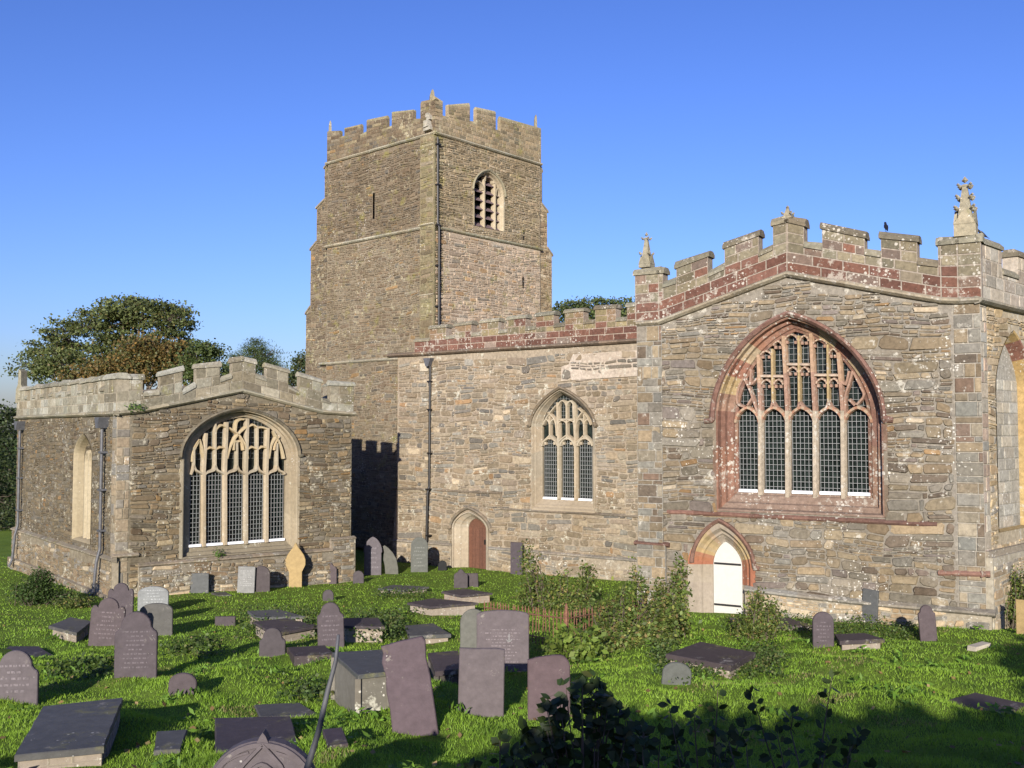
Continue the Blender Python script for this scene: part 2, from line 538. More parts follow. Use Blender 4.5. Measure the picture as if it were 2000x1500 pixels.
def parapet(b, fr, base, merlons, floors, pal, mortar, dface=.03, thick=.38, course=.3, cap_pal=None, cap_h=.17, over=.045, wmin=.42, wmax=.8, rough=0.0, cap_floor=True, pal_hi=None, force=0):
    """base: polyline under the parapet; merlons: (s0,s1,ztop0,ztop1[,zmid]); floors: (s0,s1,z0,z1) embrasures"""
    zb = lerp_line(base)
    cap_pal = cap_pal or pal
    pal_hi = pal_hi or pal
    kinks = [p[0] for p in base[1:-1]]
    segs = [(m[0], m[1], lambda s, m=m: m[2] + (m[3] - m[2]) * (s - m[0]) / (m[1] - m[0]), True) for m in merlons]
    segs += [(f[0], f[1], lambda s, f=f: f[2] + (f[3] - f[2]) * (s - f[0]) / max(1e-6, f[1] - f[0]), False) for f in floors]
    segs.sort(key=lambda q: q[0])
    split = []
    for s0, s1, zt, mer in segs:
        cuts = [s0] + [k for k in kinks if s0 + .02 < k < s1 - .02] + [s1]
        for a, c in zip(cuts[:-1], cuts[1:]):
            split.append((a, c, zt, mer))
    lowf = {}
    for a, c, zt, mer in split:
        ch = cap_h if (mer or cap_floor) else 0.0
        b.hexa(fr, [(a, zb(a)), (c, zb(c)), (c, zt(c) - ch), (a, zt(a) - ch)], dface - thick, dface, mortar)
    nlow = 0
    if floors:
        nlow = int(max(1, min((min(f[2], f[3]) - cap_h - max(zb(f[0]), zb(f[1]))) for f in floors) / course + .12))
    nlow = force or nlow
    for r in range(nlow):
        o = r * course
        ashlar_row(b, fr, base[0][0], base[-1][0], lambda s: zb(s) + o, lambda s: zb(s) + o + course, pal, wmin, wmax, d0=dface, breaks=kinks)
    for s0, s1, zt, mer in split:
        o = nlow * course
        top = lambda s: zt(s) - (cap_h if (mer or cap_floor) else 0)
        hmid = top((s0 + s1) / 2) - zb((s0 + s1) / 2) - o
        if hmid > .07:
            k = max(1, round(hmid / course))
            for r in range(k):
                ashlar_row(b, fr, s0, s1, lambda s: zb(s) + o + (top(s) - zb(s) - o) * r / k, lambda s: zb(s) + o + (top(s) - zb(s) - o) * (r + 1) / k, pal_hi, .3, .6, d0=dface)
        if mer or cap_floor:
            e = over if mer else -.004
            c0 = jit(pick(cap_pal), .15)
            a, c = s0 - e, s1 + e
            jz = [rnd.uniform(-rough, rough) for _ in range(2)]
            za, zc = zt(s0), zt(s1)
            sl = (zc - za) / (s1 - s0)
            lo = lambda s: za + sl * (s - s0) - cap_h
            v = []
            for s, j in ((a, jz[0]), (c, jz[1])):
                zz = lo(s)
                for d, z in ((dface + over, zz), (dface + over, zz + cap_h * .45), (dface - .06, zz + cap_h + j), (dface - thick + .08, zz + cap_h + j), (dface - thick - over, zz + cap_h * .45), (dface - thick - over, zz)):
                    v.append(fr.P(s, z, d))
            f = [(i, (i + 1) % 6, 6 + (i + 1) % 6, 6 + i) for i in range(6)]
            f = [tuple(reversed(q)) for q in f] + [tuple(range(6)), tuple(range(11, 5, -1))]
            b.add(v, f, c0)

STRING = [(-.09, .0), (-.07, .07), (-.01, .13), (.04, .13), (.1, .02), (.1, -.02), (-.09, -.02)]
def string_course(b, fr, line, col, k=1.0, out=1.0):
    pts = []
    for a, c in zip(line[:-1], line[1:]):          # broken into stones of different lengths
        L = math.hypot(c[0] - a[0], c[1] - a[1]); n = max(1, int(L / .75))
        for i in range(n):
            pts.append((a[0] + (c[0] - a[0]) * i / n, a[1] + (c[1] - a[1]) * i / n + (rnd.uniform(-.008, .008) if i else 0)))
    pts.append(line[-1])
    cols = [jit(col, .2) for _ in pts]
    b.sweep(fr, pts, [(o * k, d * k * out) for o, d in STRING], cols)

def string_part(parent, mat, fr, line, col, k=1.0, out=1.0):
    b = B()
    string_course(b, fr, line, col, k, out)
    return b.build('string_course', mat, parent)

def arch(sl, sr, z_sill_l, z_spring, z_apex, k=.25, n=12, z_sill_r=None, s_apex=None):
    c = (sl + sr) / 2 if s_apex is None else s_apex
    h = z_apex - z_spring
    zr = z_sill_l if z_sill_r is None else z_sill_r
    pts = [(sl, z_sill_l), (sl, z_sill_l + (z_spring - z_sill_l) * .33), (sl, z_sill_l + (z_spring - z_sill_l) * .67)]
    for i in range(n + 1):
        t = math.pi / 2 * i / n
        X = math.cos(t)
        pts.append((c - (c - sl) * X, z_spring + h * ((1 - k) * math.sin(t) + k * (1 - X))))
    for i in range(n - 1, -1, -1):
        t = math.pi / 2 * i / n
        X = math.cos(t)
        pts.append((c + (sr - c) * X, z_spring + h * ((1 - k) * math.sin(t) + k * (1 - X))))
    pts += [(sr, zr + (z_spring - zr) * .67), (sr, zr + (z_spring - zr) * .33), (sr, zr)]
    return pts
def archline(sl, sr, z_spring, z_apex, k=.25, n=10, s_apex=None):
    a = arch(sl, sr, z_spring, z_spring, z_apex, k, n, None, s_apex)
    return a[3:-3]

# ------------------------------------------------------------------ palettes (base colours of the stones)
TAN, BRN, GRY = (.34, .26, .165), (.235, .175, .112), (.245, .225, .19)
DBR, ORG, CRM = (.155, .115, .08), (.36, .205, .085), (.47, .385, .265)
PUR, DGR, PNK = (.235, .185, .165), (.135, .13, .118), (.38, .285, .215)
PAL_NAVE = [(4, (.275, .222, .155)), (3, (.255, .205, .14)), (2.4, (.245, .225, .185)), (.5, (.31, .205, .115)), (.8, (.42, .35, .25)), (1.6, (.29, .238, .18)), (1.2, (.165, .15, .128)), (2, (.28, .235, .17))]
PAL_TR = [(3, (.22, .175, .118)), (2.6, (.285, .228, .15)), (2.4, (.225, .205, .168)), (1.4, (.145, .115, .085)), (.5, (.3, .195, .1)), (.5, (.4, .335, .24)), (1.2, (.205, .17, .145)), (2, (.195, .172, .132)), (1.5, (.255, .205, .135))]
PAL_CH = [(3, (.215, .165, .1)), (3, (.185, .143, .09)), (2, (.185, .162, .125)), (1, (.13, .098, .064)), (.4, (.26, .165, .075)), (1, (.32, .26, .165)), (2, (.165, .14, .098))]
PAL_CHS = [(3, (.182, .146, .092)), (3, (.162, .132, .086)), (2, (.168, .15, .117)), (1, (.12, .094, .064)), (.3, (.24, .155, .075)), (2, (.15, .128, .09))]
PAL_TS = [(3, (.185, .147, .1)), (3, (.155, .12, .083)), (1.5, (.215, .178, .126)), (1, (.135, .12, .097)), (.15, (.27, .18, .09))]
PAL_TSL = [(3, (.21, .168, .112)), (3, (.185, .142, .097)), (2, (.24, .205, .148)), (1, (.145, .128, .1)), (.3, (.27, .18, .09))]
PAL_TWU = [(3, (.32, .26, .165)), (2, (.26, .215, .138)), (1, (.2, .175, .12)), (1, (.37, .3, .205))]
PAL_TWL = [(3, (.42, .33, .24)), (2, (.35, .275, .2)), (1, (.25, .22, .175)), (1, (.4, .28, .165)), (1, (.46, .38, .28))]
RED, RED2, REDG = (.14, .07, .052), (.175, .09, .066), (.24, .19, .155)
PAL_RED = [(4.5, RED), (3, RED2), (2, (.2, .145, .115)), (1, (.22, .19, .14))]
PAL_RHI = [(3, (.22, .195, .135)), (2, (.18, .158, .108)), (1.4, (.2, .15, .12)), (1.5, RED2)]
PAL_NHI = [(3, (.235, .2, .115)), (2, (.2, .17, .105)), (1.2, (.24, .165, .1)), (.8, RED2)]
PAL_RCAP = [(2, (.235, .22, .165)), (1, (.18, .158, .115)), (1, (.28, .265, .2))]
PAL_PALE = [(3, (.275, .245, .178)), (2, (.225, .2, .142)), (2, (.33, .31, .24)), (1.4, (.18, .155, .11))]
PAL_PALEC = [(2, (.37, .355, .29)), (2, (.3, .285, .22)), (1, (.24, .22, .165))]
PAL_OLIVE = [(2, (.26, .225, .12)), (2, (.22, .19, .11)), (1, (.3, .265, .165))]
PAL_QUOIN = [(3, (.235, .225, .19)), (2, (.25, .21, .15)), (.35, (.19, .135, .1)), (1, (.29, .255, .19)), (1.5, (.22, .178, .12)), (1, (.2, .185, .155))]
PALE, PALE2 = (.43, .365, .265), (.35, .3, .225)
def Z(ox, oy, sc):
    return lambda u, v: (ox + u / sc, oy + v / sc)
def pts(fr, zf, lst, d=0.0):
    return [fr.at(*zf(u, v), d) for u, v in lst]
def ppx(fr, lst, d=0.0):
    return [fr.at(u, v, d) for u, v in lst]
def grille(b, fr, polys, d, ds, dz, w, col, z_lo=None):
    for poly in polys:
        s0 = min(p[0] for p in poly); s1 = max(p[0] for p in poly); z0 = min(p[1] for p in poly); z1 = max(p[1] for p in poly)
        n = max(1, round((s1 - s0) / ds)); st = (s1 - s0) / n
        for i in range(n + 1):
            s = s0 + (i + .0) * st
            s = min(max(s, s0 + .012), s1 - .012)
            z = z1
            while z > z0 and not inside(poly, s, z): z -= .02
            if z - z0 > .05: b.box(fr, s - w / 2, s + w / 2, z0, z, d - w / 2, d + w / 2, col)
        m = max(1, round((z1 - z0) / dz)); st = (z1 - z0) / m
        for i in range(m + 1):
            z = z0 + i * st
            a = s0; c = s1
            while a < c and not inside(poly, a + .01, min(z, z1 - .01)): a += .01
            while c > a and not inside(poly, c - .01, min(z, z1 - .01)): c -= .01
            if c - a > .04: b.box(fr, a, c, z - w / 2, z + w / 2, d - w / 2 + .004, d + w / 2 + .004, col)

MULL = lambda w, d0, dd: [(-w / 2, d0 - dd), (-w / 2, d0), (-w * .28, d0 + .1), (w * .28, d0 + .1), (w / 2, d0), (w / 2, d0 - dd)]
def ringed(outer, inner, prof, lo=0):
    out = []
    for t, d in prof:
        out.append(([(a[0] + (c[0] - a[0]) * t, a[1] + (c[1] - a[1]) * t) for a, c in zip(outer, inner)], d))
    return out
def grow(poly, k):
    """outline pushed outwards by k along the arch, the foot staying on its level"""
    n = len(poly); out = []
    for i, p in enumerate(poly):
        a = poly[max(0, i - 1)]; c = poly[min(n - 1, i + 1)]
        tx, tz = c[0] - a[0], c[1] - a[1]; L = math.hypot(tx, tz) or 1
        out.append((p[0] - tz / L * k, p[1] + tx / L * k))
    out[0] = (out[0][0], poly[0][1]); out[-1] = (out[-1][0], poly[-1][1])
    return out

def smooth(ptsl, n=4):
    out = []
    for i in range(len(ptsl) - 1):
        p0 = ptsl[max(0, i - 1)]; p1 = ptsl[i]; p2 = ptsl[i + 1]; p3 = ptsl[min(len(ptsl) - 1, i + 2)]
        for k in range(n):
            t = k / n
            out.append(tuple(.5 * (2 * p1[j] + (p2[j] - p0[j]) * t + (2 * p0[j] - 5 * p1[j] + 4 * p2[j] - p3[j]) * t * t + (3 * p1[j] - p0[j] - 3 * p2[j] + p3[j]) * t ** 3) for j in (0, 1)))
    out.append(ptsl[-1])
    return out

# ------------------------------------------------------------------ the church
cx, cy = TR.P(5.5, 0)[0], TR.P(5.5, 0)[1] + 4
church = empty('church', (cx, cy, g(cx, cy)), 'large grey-brown stone church with square battlemented tower and red parapets', 'church')

# ---- transept -----------------------------------------------------
zt = Z(1370, 590, 3.489)
DI = -.42
o_l = TR.at(1399, 820)[0]; o_r = TR.at(1725, 812)[0]
o_apex = TR.at(1540, 620)
i_l = TR.at(1442, 960, DI); i_r = TR.at(1699.5, 965, DI); i_ap = TR.at(1553.5, 646, DI)
zsp = TR.at(1560, 818)[1]
z_out_sill = TR.at(1560, 1004)[1]
z_in_sill = TR.at(1570, 963, DI)[1]
tw_out = arch(o_l, o_r, z_out_sill, zsp, o_apex[1], .22, 14, s_apex=o_apex[0])
tw_in = arch(i_l[0], i_r[0], z_in_sill, zsp, i_ap[1], .22, 14, s_apex=i_ap[0])
zd = Z(1300, 990, 6.523)
DD = -.3
d_out = arch(TR.at(1350, 1190)[0], TR.at(1471, 1190)[0], TR.at(1420, 1215)[1], TR.at(1410, 1106)[1], TR.at(1406, 1026)[1], .3, 10, s_apex=TR.at(1407, 1026)[0])
d_in = arch(TR.at(*zd(605, 1000), DD)[0], TR.at(*zd(980, 1000), DD)[0], TR.at(1420, 1212, DD)[1], TR.at(*zd(790, 745), DD)[1], TR.at(*zd(762, 436), DD)[1], .3, 10, s_apex=TR.at(*zd(765, 436), DD)[0])
str_px = [(1246, 637), (1288, 634), (1538, 540), (1839, 592), (1872, 593), (1914, 591)]
tr_str = ppx(TR, str_px)
S_TE = tr_str[-1][0]
zlow = -.6
q0 = S_TE - .62                     # quoin zone at the south-east corner
top = lerp_line(tr_str)
outline = [(0.02, zlow), (q0, zlow), (q0, top(q0))] + [p for p in reversed(tr_str[:-1]) if p[0] < q0] + []
outline[-1] = (0.02, tr_str[0][1])
b = B()
rubble(b, TR, outline, [tw_out, d_out], (.25, .225, .185), PAL_TR, scale=1.18, relief=.042, joint=.026)
# quoins of the corner, on both faces
z = zlow; i = 0
while z < top(S_TE) - .1:
    h = rnd.uniform(.12, .4)
    if z + h > top(S_TE) - .12: h = top(S_TE) - z
    ashlar_row(b, TR, q0, S_TE + .002, lambda s: z, lambda s: z + h, PAL_QUOIN + PAL_TR[:4], .18, .62, relief=.026, joint=.02)
    z += h; i += 1
b.poly(TR, [(q0, zlow), (S_TE, zlow), (S_TE, top(S_TE)), (q0, top(q0))], [], -.001, (.33, .3, .25))
# left pilaster with its two set-offs
pl = TR.at(1250, 800)[0]; pr = TR.at(1301, 800)[0]
zs1 = TR.at(1275, 1062)[1]; zs0 = tr_str[0][1]
b.box(TR, pl - .06, pr - .1, zs1, zs0 - .02, -.2, .06, (.3, .28, .24))
b.box(TR, pl - .06, pr, zlow, zs1, -.2, .14, (.3, .28, .24))
z = zlow
while z < zs0 - .1:
    h = rnd.uniform(.12, .38); low = z < zs1
    lim = zs1 if low else zs0 - .02
    h = min(h, lim - z)
    if lim - z - h < .1: h = lim - z
    ashlar_row(b, TR, pl - .06, pr if low else pr - .1, lambda s: z, lambda s: z + h, PAL_QUOIN + PAL_TR[:4], .16, .6, relief=.022, d0=.14 if low else .06)
    z += h
# base plinth
bp = ppx(TR, [(1457, 1152), (1560, 1165), (1720, 1182), (1938, 1199)])
bl = lerp_line(bp)
pz = [(bp[0][0], zlow), (S_TE + .12, zlow), (S_TE + .12, bl(bp[-1][0])), (bp[0][0], bp[0][1])]
b.hexa(TR, pz, -.2, .1, (.34, .3, .23))
rubble(b, TR, pz, [], (.34, .3, .23), [(2, CRM), (2, TAN), (1, GRY)], d0=.102, relief=.02)
# east wall with the blocked arch
TEW = 9.5
a_l = TE.at(1946, 850)[0]; a_ap = TE.at(1979, 645); a_r = a_ap[0] * 2 - a_l
z_a0 = TE.at(1950, 1040)[1]; z_as = TE.at(1946, 760)[1]
te_hole = arch(a_l, a_r, z_a0, z_as, a_ap[1], .3, 10)
zte = tr_str[-1][1]
rubble(b, TE, [(.55, zlow), (TEW, zlow), (TEW, zte), (.55, zte)], [te_hole], (.42, .36, .26), [(3, CRM), (2, (.42, .33, .2)), (1, GRY), (1, TAN)], scale=.8, relief=.024)
b.poly(TE, [(-.0, zlow), (.55, zlow), (.55, zte), (-.0, zte)], [], -.001, (.4, .36, .29))
z = zlow
while z < zte - .05:
    h = rnd.uniform(.24, .42); h = min(h, zte - z)
    ashlar_row(b, TE, 0, .55, lambda s: z, lambda s: z + h, [(2, (.42, .37, .29)), (2, (.38, .3, .24)), (1, (.34, .33, .29))], .25, .5, relief=.02)
    z += h
ring0 = te_hole
inn = grow(te_hole, -.16)
b.loft(TE, ringed(te_hole, inn, [(0, .02), (.3, 0), (.5, -.1), (1, -.34)]), [((.24, .12, .09) if 14 < i < 18 else jit((.42, .3, .135), .1)) for i in range(len(te_hole))])
b.poly(TE, te_hole, [], -.34, (.36, .34, .29))
z = z_a0
while z < a_ap[1] - .3:
    lo, hi = z, z + .3
    ss = [p[0] for p in inn if p[1] >= lo] or [a_l, a_r]
    w_l, w_r = min(ss) + .02, max(ss) - .02
    xs = [p for p in inn if abs(p[1] - hi) < .35]
    if w_r - w_l > .3 and inside(inn, w_l + .1, hi - .02):
        ashlar_row(b, TE, w_l, w_r, lambda s: lo, lambda s: hi, [(1, (.37, .345, .29)), (1, (.41, .38, .31))], .4, .8, d0=-.34)
    z += .3
sb = TE.at(1935, 1078)[1]
b.hexa(TE, [(.1, zlow), (TEW, zlow), (TEW, sb - .1), (.1, sb - .1)], -.2, .2, (.4, .36, .28))
rubble(b, TE, [(.1, zlow), (TEW, zlow), (TEW, sb - .1), (.1, sb - .1)], [], (.4, .36, .28), [(2, CRM), (2, TAN), (1, GRY)], d0=.202)
b.hexa(TE, [(.1, sb - .1), (TEW, sb - .1), (TEW, sb + .05), (.1, sb + .05)], -.1, .12, (.3, .26, .2))
# solid body and roof behind the walls
core = [(0.03, zlow), (S_TE - .6, zlow), (S_TE - .6, top(S_TE) + .3), (tr_str[2][0], tr_str[2][1] + .35), (0.03, tr_str[0][1] + .3)]
b.hexa(TR, core, -9.0, -.58, (.25, .21, .16))
b.box(TR, .03, .3, zlow, tr_str[0][1], -.6, -.004, (.25, .21, .16))
b.hexa(TE, [(.7, zlow), (TEW, zlow), (TEW, zte + .2), (.7, zte + .2)], -1.2, -.4, (.25, .21, .16))
transept = b.build('transept', M['transept'], church)

# parapet of the transept
b = B()
base = [(s, z + .12) for s, z in tr_str]
base[0] = (base[0][0] - .05, base[0][1]); base[-1] = (S_TE + .04, base[-1][1])
zz = Z(1200, 320, 2.5)
DPF = .04
def mer(fr, zf, a, c): 
    p = fr.at(*zf(*a), DPF); q = fr.at(*zf(*c), DPF)
    return (p[0], q[0], p[1], q[1])
mers = [mer(TR, zz, (108, 512), (236, 512)), mer(TR, zz, (302, 478), (456, 420)), mer(TR, zz, (537, 380), (703, 318)), mer(TR, zz, (773, 268), (844, 250)), mer(TR, zz, (844, 250), (924, 268)),
        mer(TR, zz, (1013, 282), (1220, 325)), mer(TR, zz, (1300, 327), (1477, 343)), mer(TR, zz, (1578, 360), (1776, 362))]
mers[0] = (-.05,) + mers[0][1:3] + (mers[0][2],)
mers[-1] = (mers[-1][0], S_TE + .05, mers[-1][2], mers[-1][2])
fl_px = [((236, 572), (302, 552)), ((456, 520), (537, 482)), ((703, 418), (773, 386)), ((924, 372), (1013, 386)), ((1220, 408), (1300, 420)), ((1477, 455), (1578, 466))]
fls = []
order = [0, 1, 2, 4, 5, 6]
for k, (a, c) in enumerate(fl_px):
    p = TR.at(*zz(*a), DPF); q = TR.at(*zz(*c), DPF)
    fls.append((mers[order[k]][1], mers[order[k] + 1][0], p[1], q[1]))
parapet(b, TR, base, mers, fls, PAL_RED, (.33, .285, .235), dface=DPF, course=.27, force=2, cap_pal=PAL_RCAP, cap_h=.2, over=.05, wmin=.5, wmax=.95, rough=.03, pal_hi=PAL_RHI)
zp = mers[-1][2]
bt = [(-.04, zte + .12), (TEW, zte + .12)]
m_te = [(-.04, TE.at(1953, 492)[0], zp, zp)]
x = TE.at(1983, 480)[0]
f_te = [(m_te[0][1], x, zp - .62, zp - .62)]
while x < TEW - 1:
    m_te.append((x, x + 1.1, zp, zp)); f_te.append((x + 1.1, x + 1.8, zp - .62, zp - .62)); x += 1.8
f_te[-1] = (f_te[-1][0], TEW, zp - .62, zp - .62)
parapet(b, TE, bt, m_te, f_te, [(2, (.42, .38, .31)), (1, (.36, .31, .25)), (1, (.45, .42, .36))], (.45, .4, .33), dface=DPF, course=.32, cap_pal=PAL_RCAP, cap_h=.2, over=.05, wmin=.5, wmax=.9)
tr_par = b.build('parapet', M['red'], transept)
tag(tr_par, label='red sandstone gable parapet with white lichen and stepped merlons')
b = B()
string_part(transept, M['red'], TR, [(s, z + .06) for s, z in tr_str] , (.3, .26, .19), 1.0, 1.3)
string_part(transept, M['red'], TE, [(-.1, zte + .06), (TEW, zte + .06)], (.3, .27, .21), 1.0, 1.3)
l1 = ppx(TR, [(1304, 1000), (1831, 1025)])
st_ = TR.at(1832, 1119)[1]; st_s = TR.at(1831, 1020)[0]
string_part(transept, M['red'], TR, l1, (.2, .115, .09), .75, .8)
string_part(transept, M['red'], TR, [(st_s, l1[1][1] + .03), (st_s, st_)], (.27, .25, .2), .45, .5)
string_part(transept, M['red'], TR, [(st_s, st_), (S_TE + .1, TR.at(1918, 1121)[1])], (.24, .14, .11), .8, .9)
string_part(transept, M['red'], TE, [(-.1, TR.at(1918, 1121)[1]), (.3, TR.at(1918, 1121)[1])], (.24, .14, .11), .8, .9)
string_part(transept, M['red'], TR, [(pl - .16, zs1), (pr + .1, zs1 - .01)], (.2, .115, .09), .8, 1.5)
string_part(transept, M['red'], TR, [(p[0], p[1] + .02) for p in bp[:-1]] + [(S_TE + .2, bl(bp[-1][0]))], (.26, .24, .2), 1.0, 1.35)


# east pinnacle, crocketed; the smaller western one; the finial on the gable
def pinnacle(name, pos, w, h, parent, mat, base_h=.0, col=(.31, .285, .21), label=None, levels=3):
    b = B()
    f = Frame((pos[0], pos[1]), -R(31) + R(0))
    z0 = pos[2]
    def ring(k, z): return [(-k, z), (k, z)]
    def frustum(k0, k1, za, zb, c):
        v = [f.P(sx * k0, za, sy * k0) for sx, sy in ((-1, -1), (1, -1), (1, 1), (-1, 1))] + [f.P(sx * k1, zb, sy * k1) for sx, sy in ((-1, -1), (1, -1), (1, 1), (-1, 1))]
        b.add(v, [(0, 1, 2, 3), (7, 6, 5, 4), (0, 4, 5, 1), (1, 5, 6, 2), (2, 6, 7, 3), (3, 7, 4, 0)], c)
    if base_h: 
        frustum(w * .5, w * .5, z0, z0 + base_h, jit(col)); z0 += base_h
    hh = h
    for sx, sy in ((1, 0), (-1, 0), (0, 1), (0, -1)):         # gablets round the foot
        c = jit(col)
        a = (sx * w * .52, sy * w * .52); t = (-sy * w * .5, sx * w * .5)
        v = [f.P(a[0] - t[0], z0, a[1] - t[1]), f.P(a[0] + t[0], z0, a[1] + t[1]), f.P(a[0] * .95, z0 + hh * .32, a[1] * .95), f.P(0, z0 + hh * .05, 0)]
        b.add(v, [(0, 1, 2), (1, 3, 2), (3, 0, 2)], c)
    frustum(w * .44, w * .4, z0, z0 + hh * .12, col)
    frustum(w * .34, w * .1, z0 + hh * .1, z0 + hh * .84, col)
    def knob(x, y, z, r, c):
        v = [f.P(x - r, z, y), f.P(x, z, y - r), f.P(x + r, z, y), f.P(x, z, y + r), f.P(x, z + r * 1.2, y), f.P(x, z - r * .8, y)]
        b.add(v, [(0, 1, 4), (1, 2, 4), (2, 3, 4), (3, 0, 4), (1, 0, 5), (2, 1, 5), (3, 2, 5), (0, 3, 5)], c)
    for i in range(levels):
        t = .32 + .46 * i / max(1, levels - 1) if levels > 1 else .4
        k = w * (.34 + (.1 - .34) * (t - .1) / .74)
        for sx, sy in ((1, 1), (-1, 1), (1, -1), (-1, -1)):
            knob(sx * (k + w * .1), sy * (k + w * .1), z0 + hh * t, w * .15 * (1.1 - .35 * t), jit(col))
            knob(sx * (k + w * .17), sy * (k + w * .17), z0 + hh * t + w * .1, w * .09, jit(col))
    frustum(w * .15, w * .15, z0 + hh * .8, z0 + hh * .825, jit(col))
    knob(0, 0, z0 + hh * .92, w * .17, jit(col))
    frustum(w * .08, w * .03, z0 + hh * .93, z0 + hh, col)
    o = b.build(name, mat, parent)
    if label: o['label'] = label
    return o
sx = TR.at(1887, 470)[0]
zt0 = zp - .02
ptop = TR.at(1884, 345, -.15)[1]
pinnacle('pinnacle', TR.P(sx - .02, zt0, -.17), .5, ptop - zt0 - .3, transept, M['pale'], .3, label='tall crocketed corner pinnacle', levels=3)
sx = TR.at(1259, 500)[0]; zb_ = TR.at(1259, 522)[1]
pinnacle('pinnacle', TR.P(sx, zb_, -.15), .36, TR.at(1259, 452)[1] - zb_ - .1, transept, M['pale'], .1, label='small weathered western pinnacle', levels=2)
fx = tr_str[2][0]
pinnacle('pinnacle', TR.P(fx, mers[3][3] - .08, -.1), .32, .34, transept, M['pale'], 0, label='worn stub of gable finial', levels=1)

# transept window
REDS = [(.235, .13, .092), (.21, .115, .085), (.27, .165, .115), (.36, .275, .15), (.23, .115, .08), (.33, .255, .165), (.26, .14, .095)]
jambc = [jit(REDS[(i // 2) % len(REDS)], .1) for i in range(len(tw_out))]
jambc[-1] = (.25, .18, .14)
b = B()
b.loft(TR, ringed(grow(tw_out, .1), tw_out, [(0, -.01), (.02, .034), (1, .034)]) , [jit(((.2, .155, .115), (.2, .13, .095), (.22, .185, .14))[q_ % 3], .15) for q_ in range(len(tw_out))])
b.loft(TR, ringed(tw_out, tw_in, [(0, .034), (.1, .02), (.16, -.17), (.4, -.19), (.46, -.3), (.8, -.34), (.86, -.4), (1, DI)]), jambc)
b.loft(TR, [(tw_in, DI), (tw_in, DI - .12)], jambc)
b.sweep(TR, tw_in, [(-.02, DI - .1), (-.02, DI + .02), (.05, DI + .05), (.07, DI - .1)], [jit(REDS[i % 3], .1) for i in range(8)])
mullc, tracc = (.4, .34, .26), (.33, .21, .155)
def T(lst, sm=True, k=4):
    p = pts(TR, zt, lst, DI)
    return smooth(p, k) if sm and len(p) > 2 else p
DM = DI - .0
mull_top = [[(405, 1315), (405, 740), (392, 360)], [(590, 1330), (588, 740), (562, 232)], [(778, 1335), (775, 740), (748, 215)], [(970, 1340), (965, 740), (937, 345)]]
for ml in mull_top:
    lo, mi, hi = T(ml, False)
    b.sweep(TR, [lo, mi], MULL(.17, DM, .1), mullc)
    b.sweep(TR, [mi, ((mi[0] + hi[0]) / 2, (mi[1] + hi[1]) / 2), hi], MULL(.15, DM - .002, .1), [tracc, (.4, .27, .18)])
edges = [250, 405, 590, 778, 970, 1148]
lights = []
for i in range(5):
    a, c = edges[i] + (24 if i else 4), edges[i + 1] - (24 if i < 4 else 3)
    mid = (a + c) / 2
    pa = TR.at(*zt(a, 822), DI); pc = TR.at(*zt(c, 822), DI); pt = TR.at(*zt(mid, 736), DI)
    lights.append(arch(pa[0], pc[0], z_in_sill, pa[1], pt[1], .2, 6))
    hd = archline(pa[0] - .07, pc[0] + .07, pa[1], pt[1] + .07, .2, 6)
    b.sweep(TR, hd, MULL(.11, DM - .004, .1), [(.4, .3, .21), (.36, .2, .13)])
    if 0 < i < 4:   # ogee rising to the small mullion
        m_x = [490, 670, 868][i - 1]
        b.sweep(TR, T([(a - 20, 800), (a + 15, 752), (mid - 22, 725), (m_x, 680)]), MULL(.09, DM - .006, .1), tracc)
        b.sweep(TR, T([(c + 20, 800), (c - 15, 752), (mid + 22, 725), (m_x, 680)]), MULL(.09, DM - .006, .1), tracc)
        b.sweep(TR, T([(m_x, 690), (m_x - 4, [320, 230, 290][i - 1])], False), MULL(.09, DM - .008, .1), (.4, .3, .16))
    else:
        if i == 0:
            lines = [[(292, 515), (255, 600), (250, 690), (300, 715)], [(292, 515), (335, 600), (365, 690), (395, 770)], [(350, 655), (318, 705)], [(385, 520), (340, 560), (345, 460)]]
        else:
            lines = [[(1035, 470), (1010, 560), (985, 640), (985, 780)], [(1040, 480), (1090, 580), (1110, 640), (1060, 700)], [(1010, 665), (1050, 705)], [(945, 520), (985, 560), (1010, 470)]]
        for l in lines:
            b.sweep(TR, T(l), MULL(.09, DM - .007, .1), tracc)
for x0, x1, y in ((400, 568, 505), (586, 742, 425), (772, 940, 498)):
    b.sweep(TR, T([(x0, y), (x1, y + 2)], False), MULL(.1, DM - .009, .1), (.42, .33, .25))
heads = [(405, 490, 565, 530), (490, 568, 565, 528), (585, 668, 480, 445), (668, 745, 482, 445), (778, 866, 560, 522), (866, 945, 560, 522),
         (400, 488, 365, 335), (488, 562, 300, 268), (565, 668, 265, 222), (668, 742, 270, 230), (755, 866, 290, 255), (866, 938, 360, 320)]
for x0, x1, ys, ya in heads:
    p = TR.at(*zt(x0 + 8, ys), DI); q = TR.at(*zt(x1 - 8, ys), DI); r_ = TR.at(*zt((x0 + x1) / 2, ya), DI)
    b.sweep(TR, archline(p[0], q[0], p[1], r_[1], .25, 5), MULL(.07, DM - .011, .1), [tracc, (.42, .33, .24)])
    for cxx in (x0 + 22, x1 - 22):           # cusps
        c_ = TR.at(*zt(cxx, ys + 8), DI)
        b.box(TR, c_[0] - .035, c_[0] + .035, c_[1] - .05, c_[1] + .03, DM - .05, DM + .06, tracc)
win = b.build('window', M['red'], church)
tag(win, label='large five-light pointed window with red sandstone tracery')
b = B(); b.poly(TR, grow(tw_in, .04), [], DI - .13, (0, 0, 0)); b.build('glass', M['glass'], win)
b = B(); grille(b, TR, lights, DI - .045, .115, .148, .013, (.5, .5, .5))
up = [p for p in tw_in if p[1] > zsp - .01]
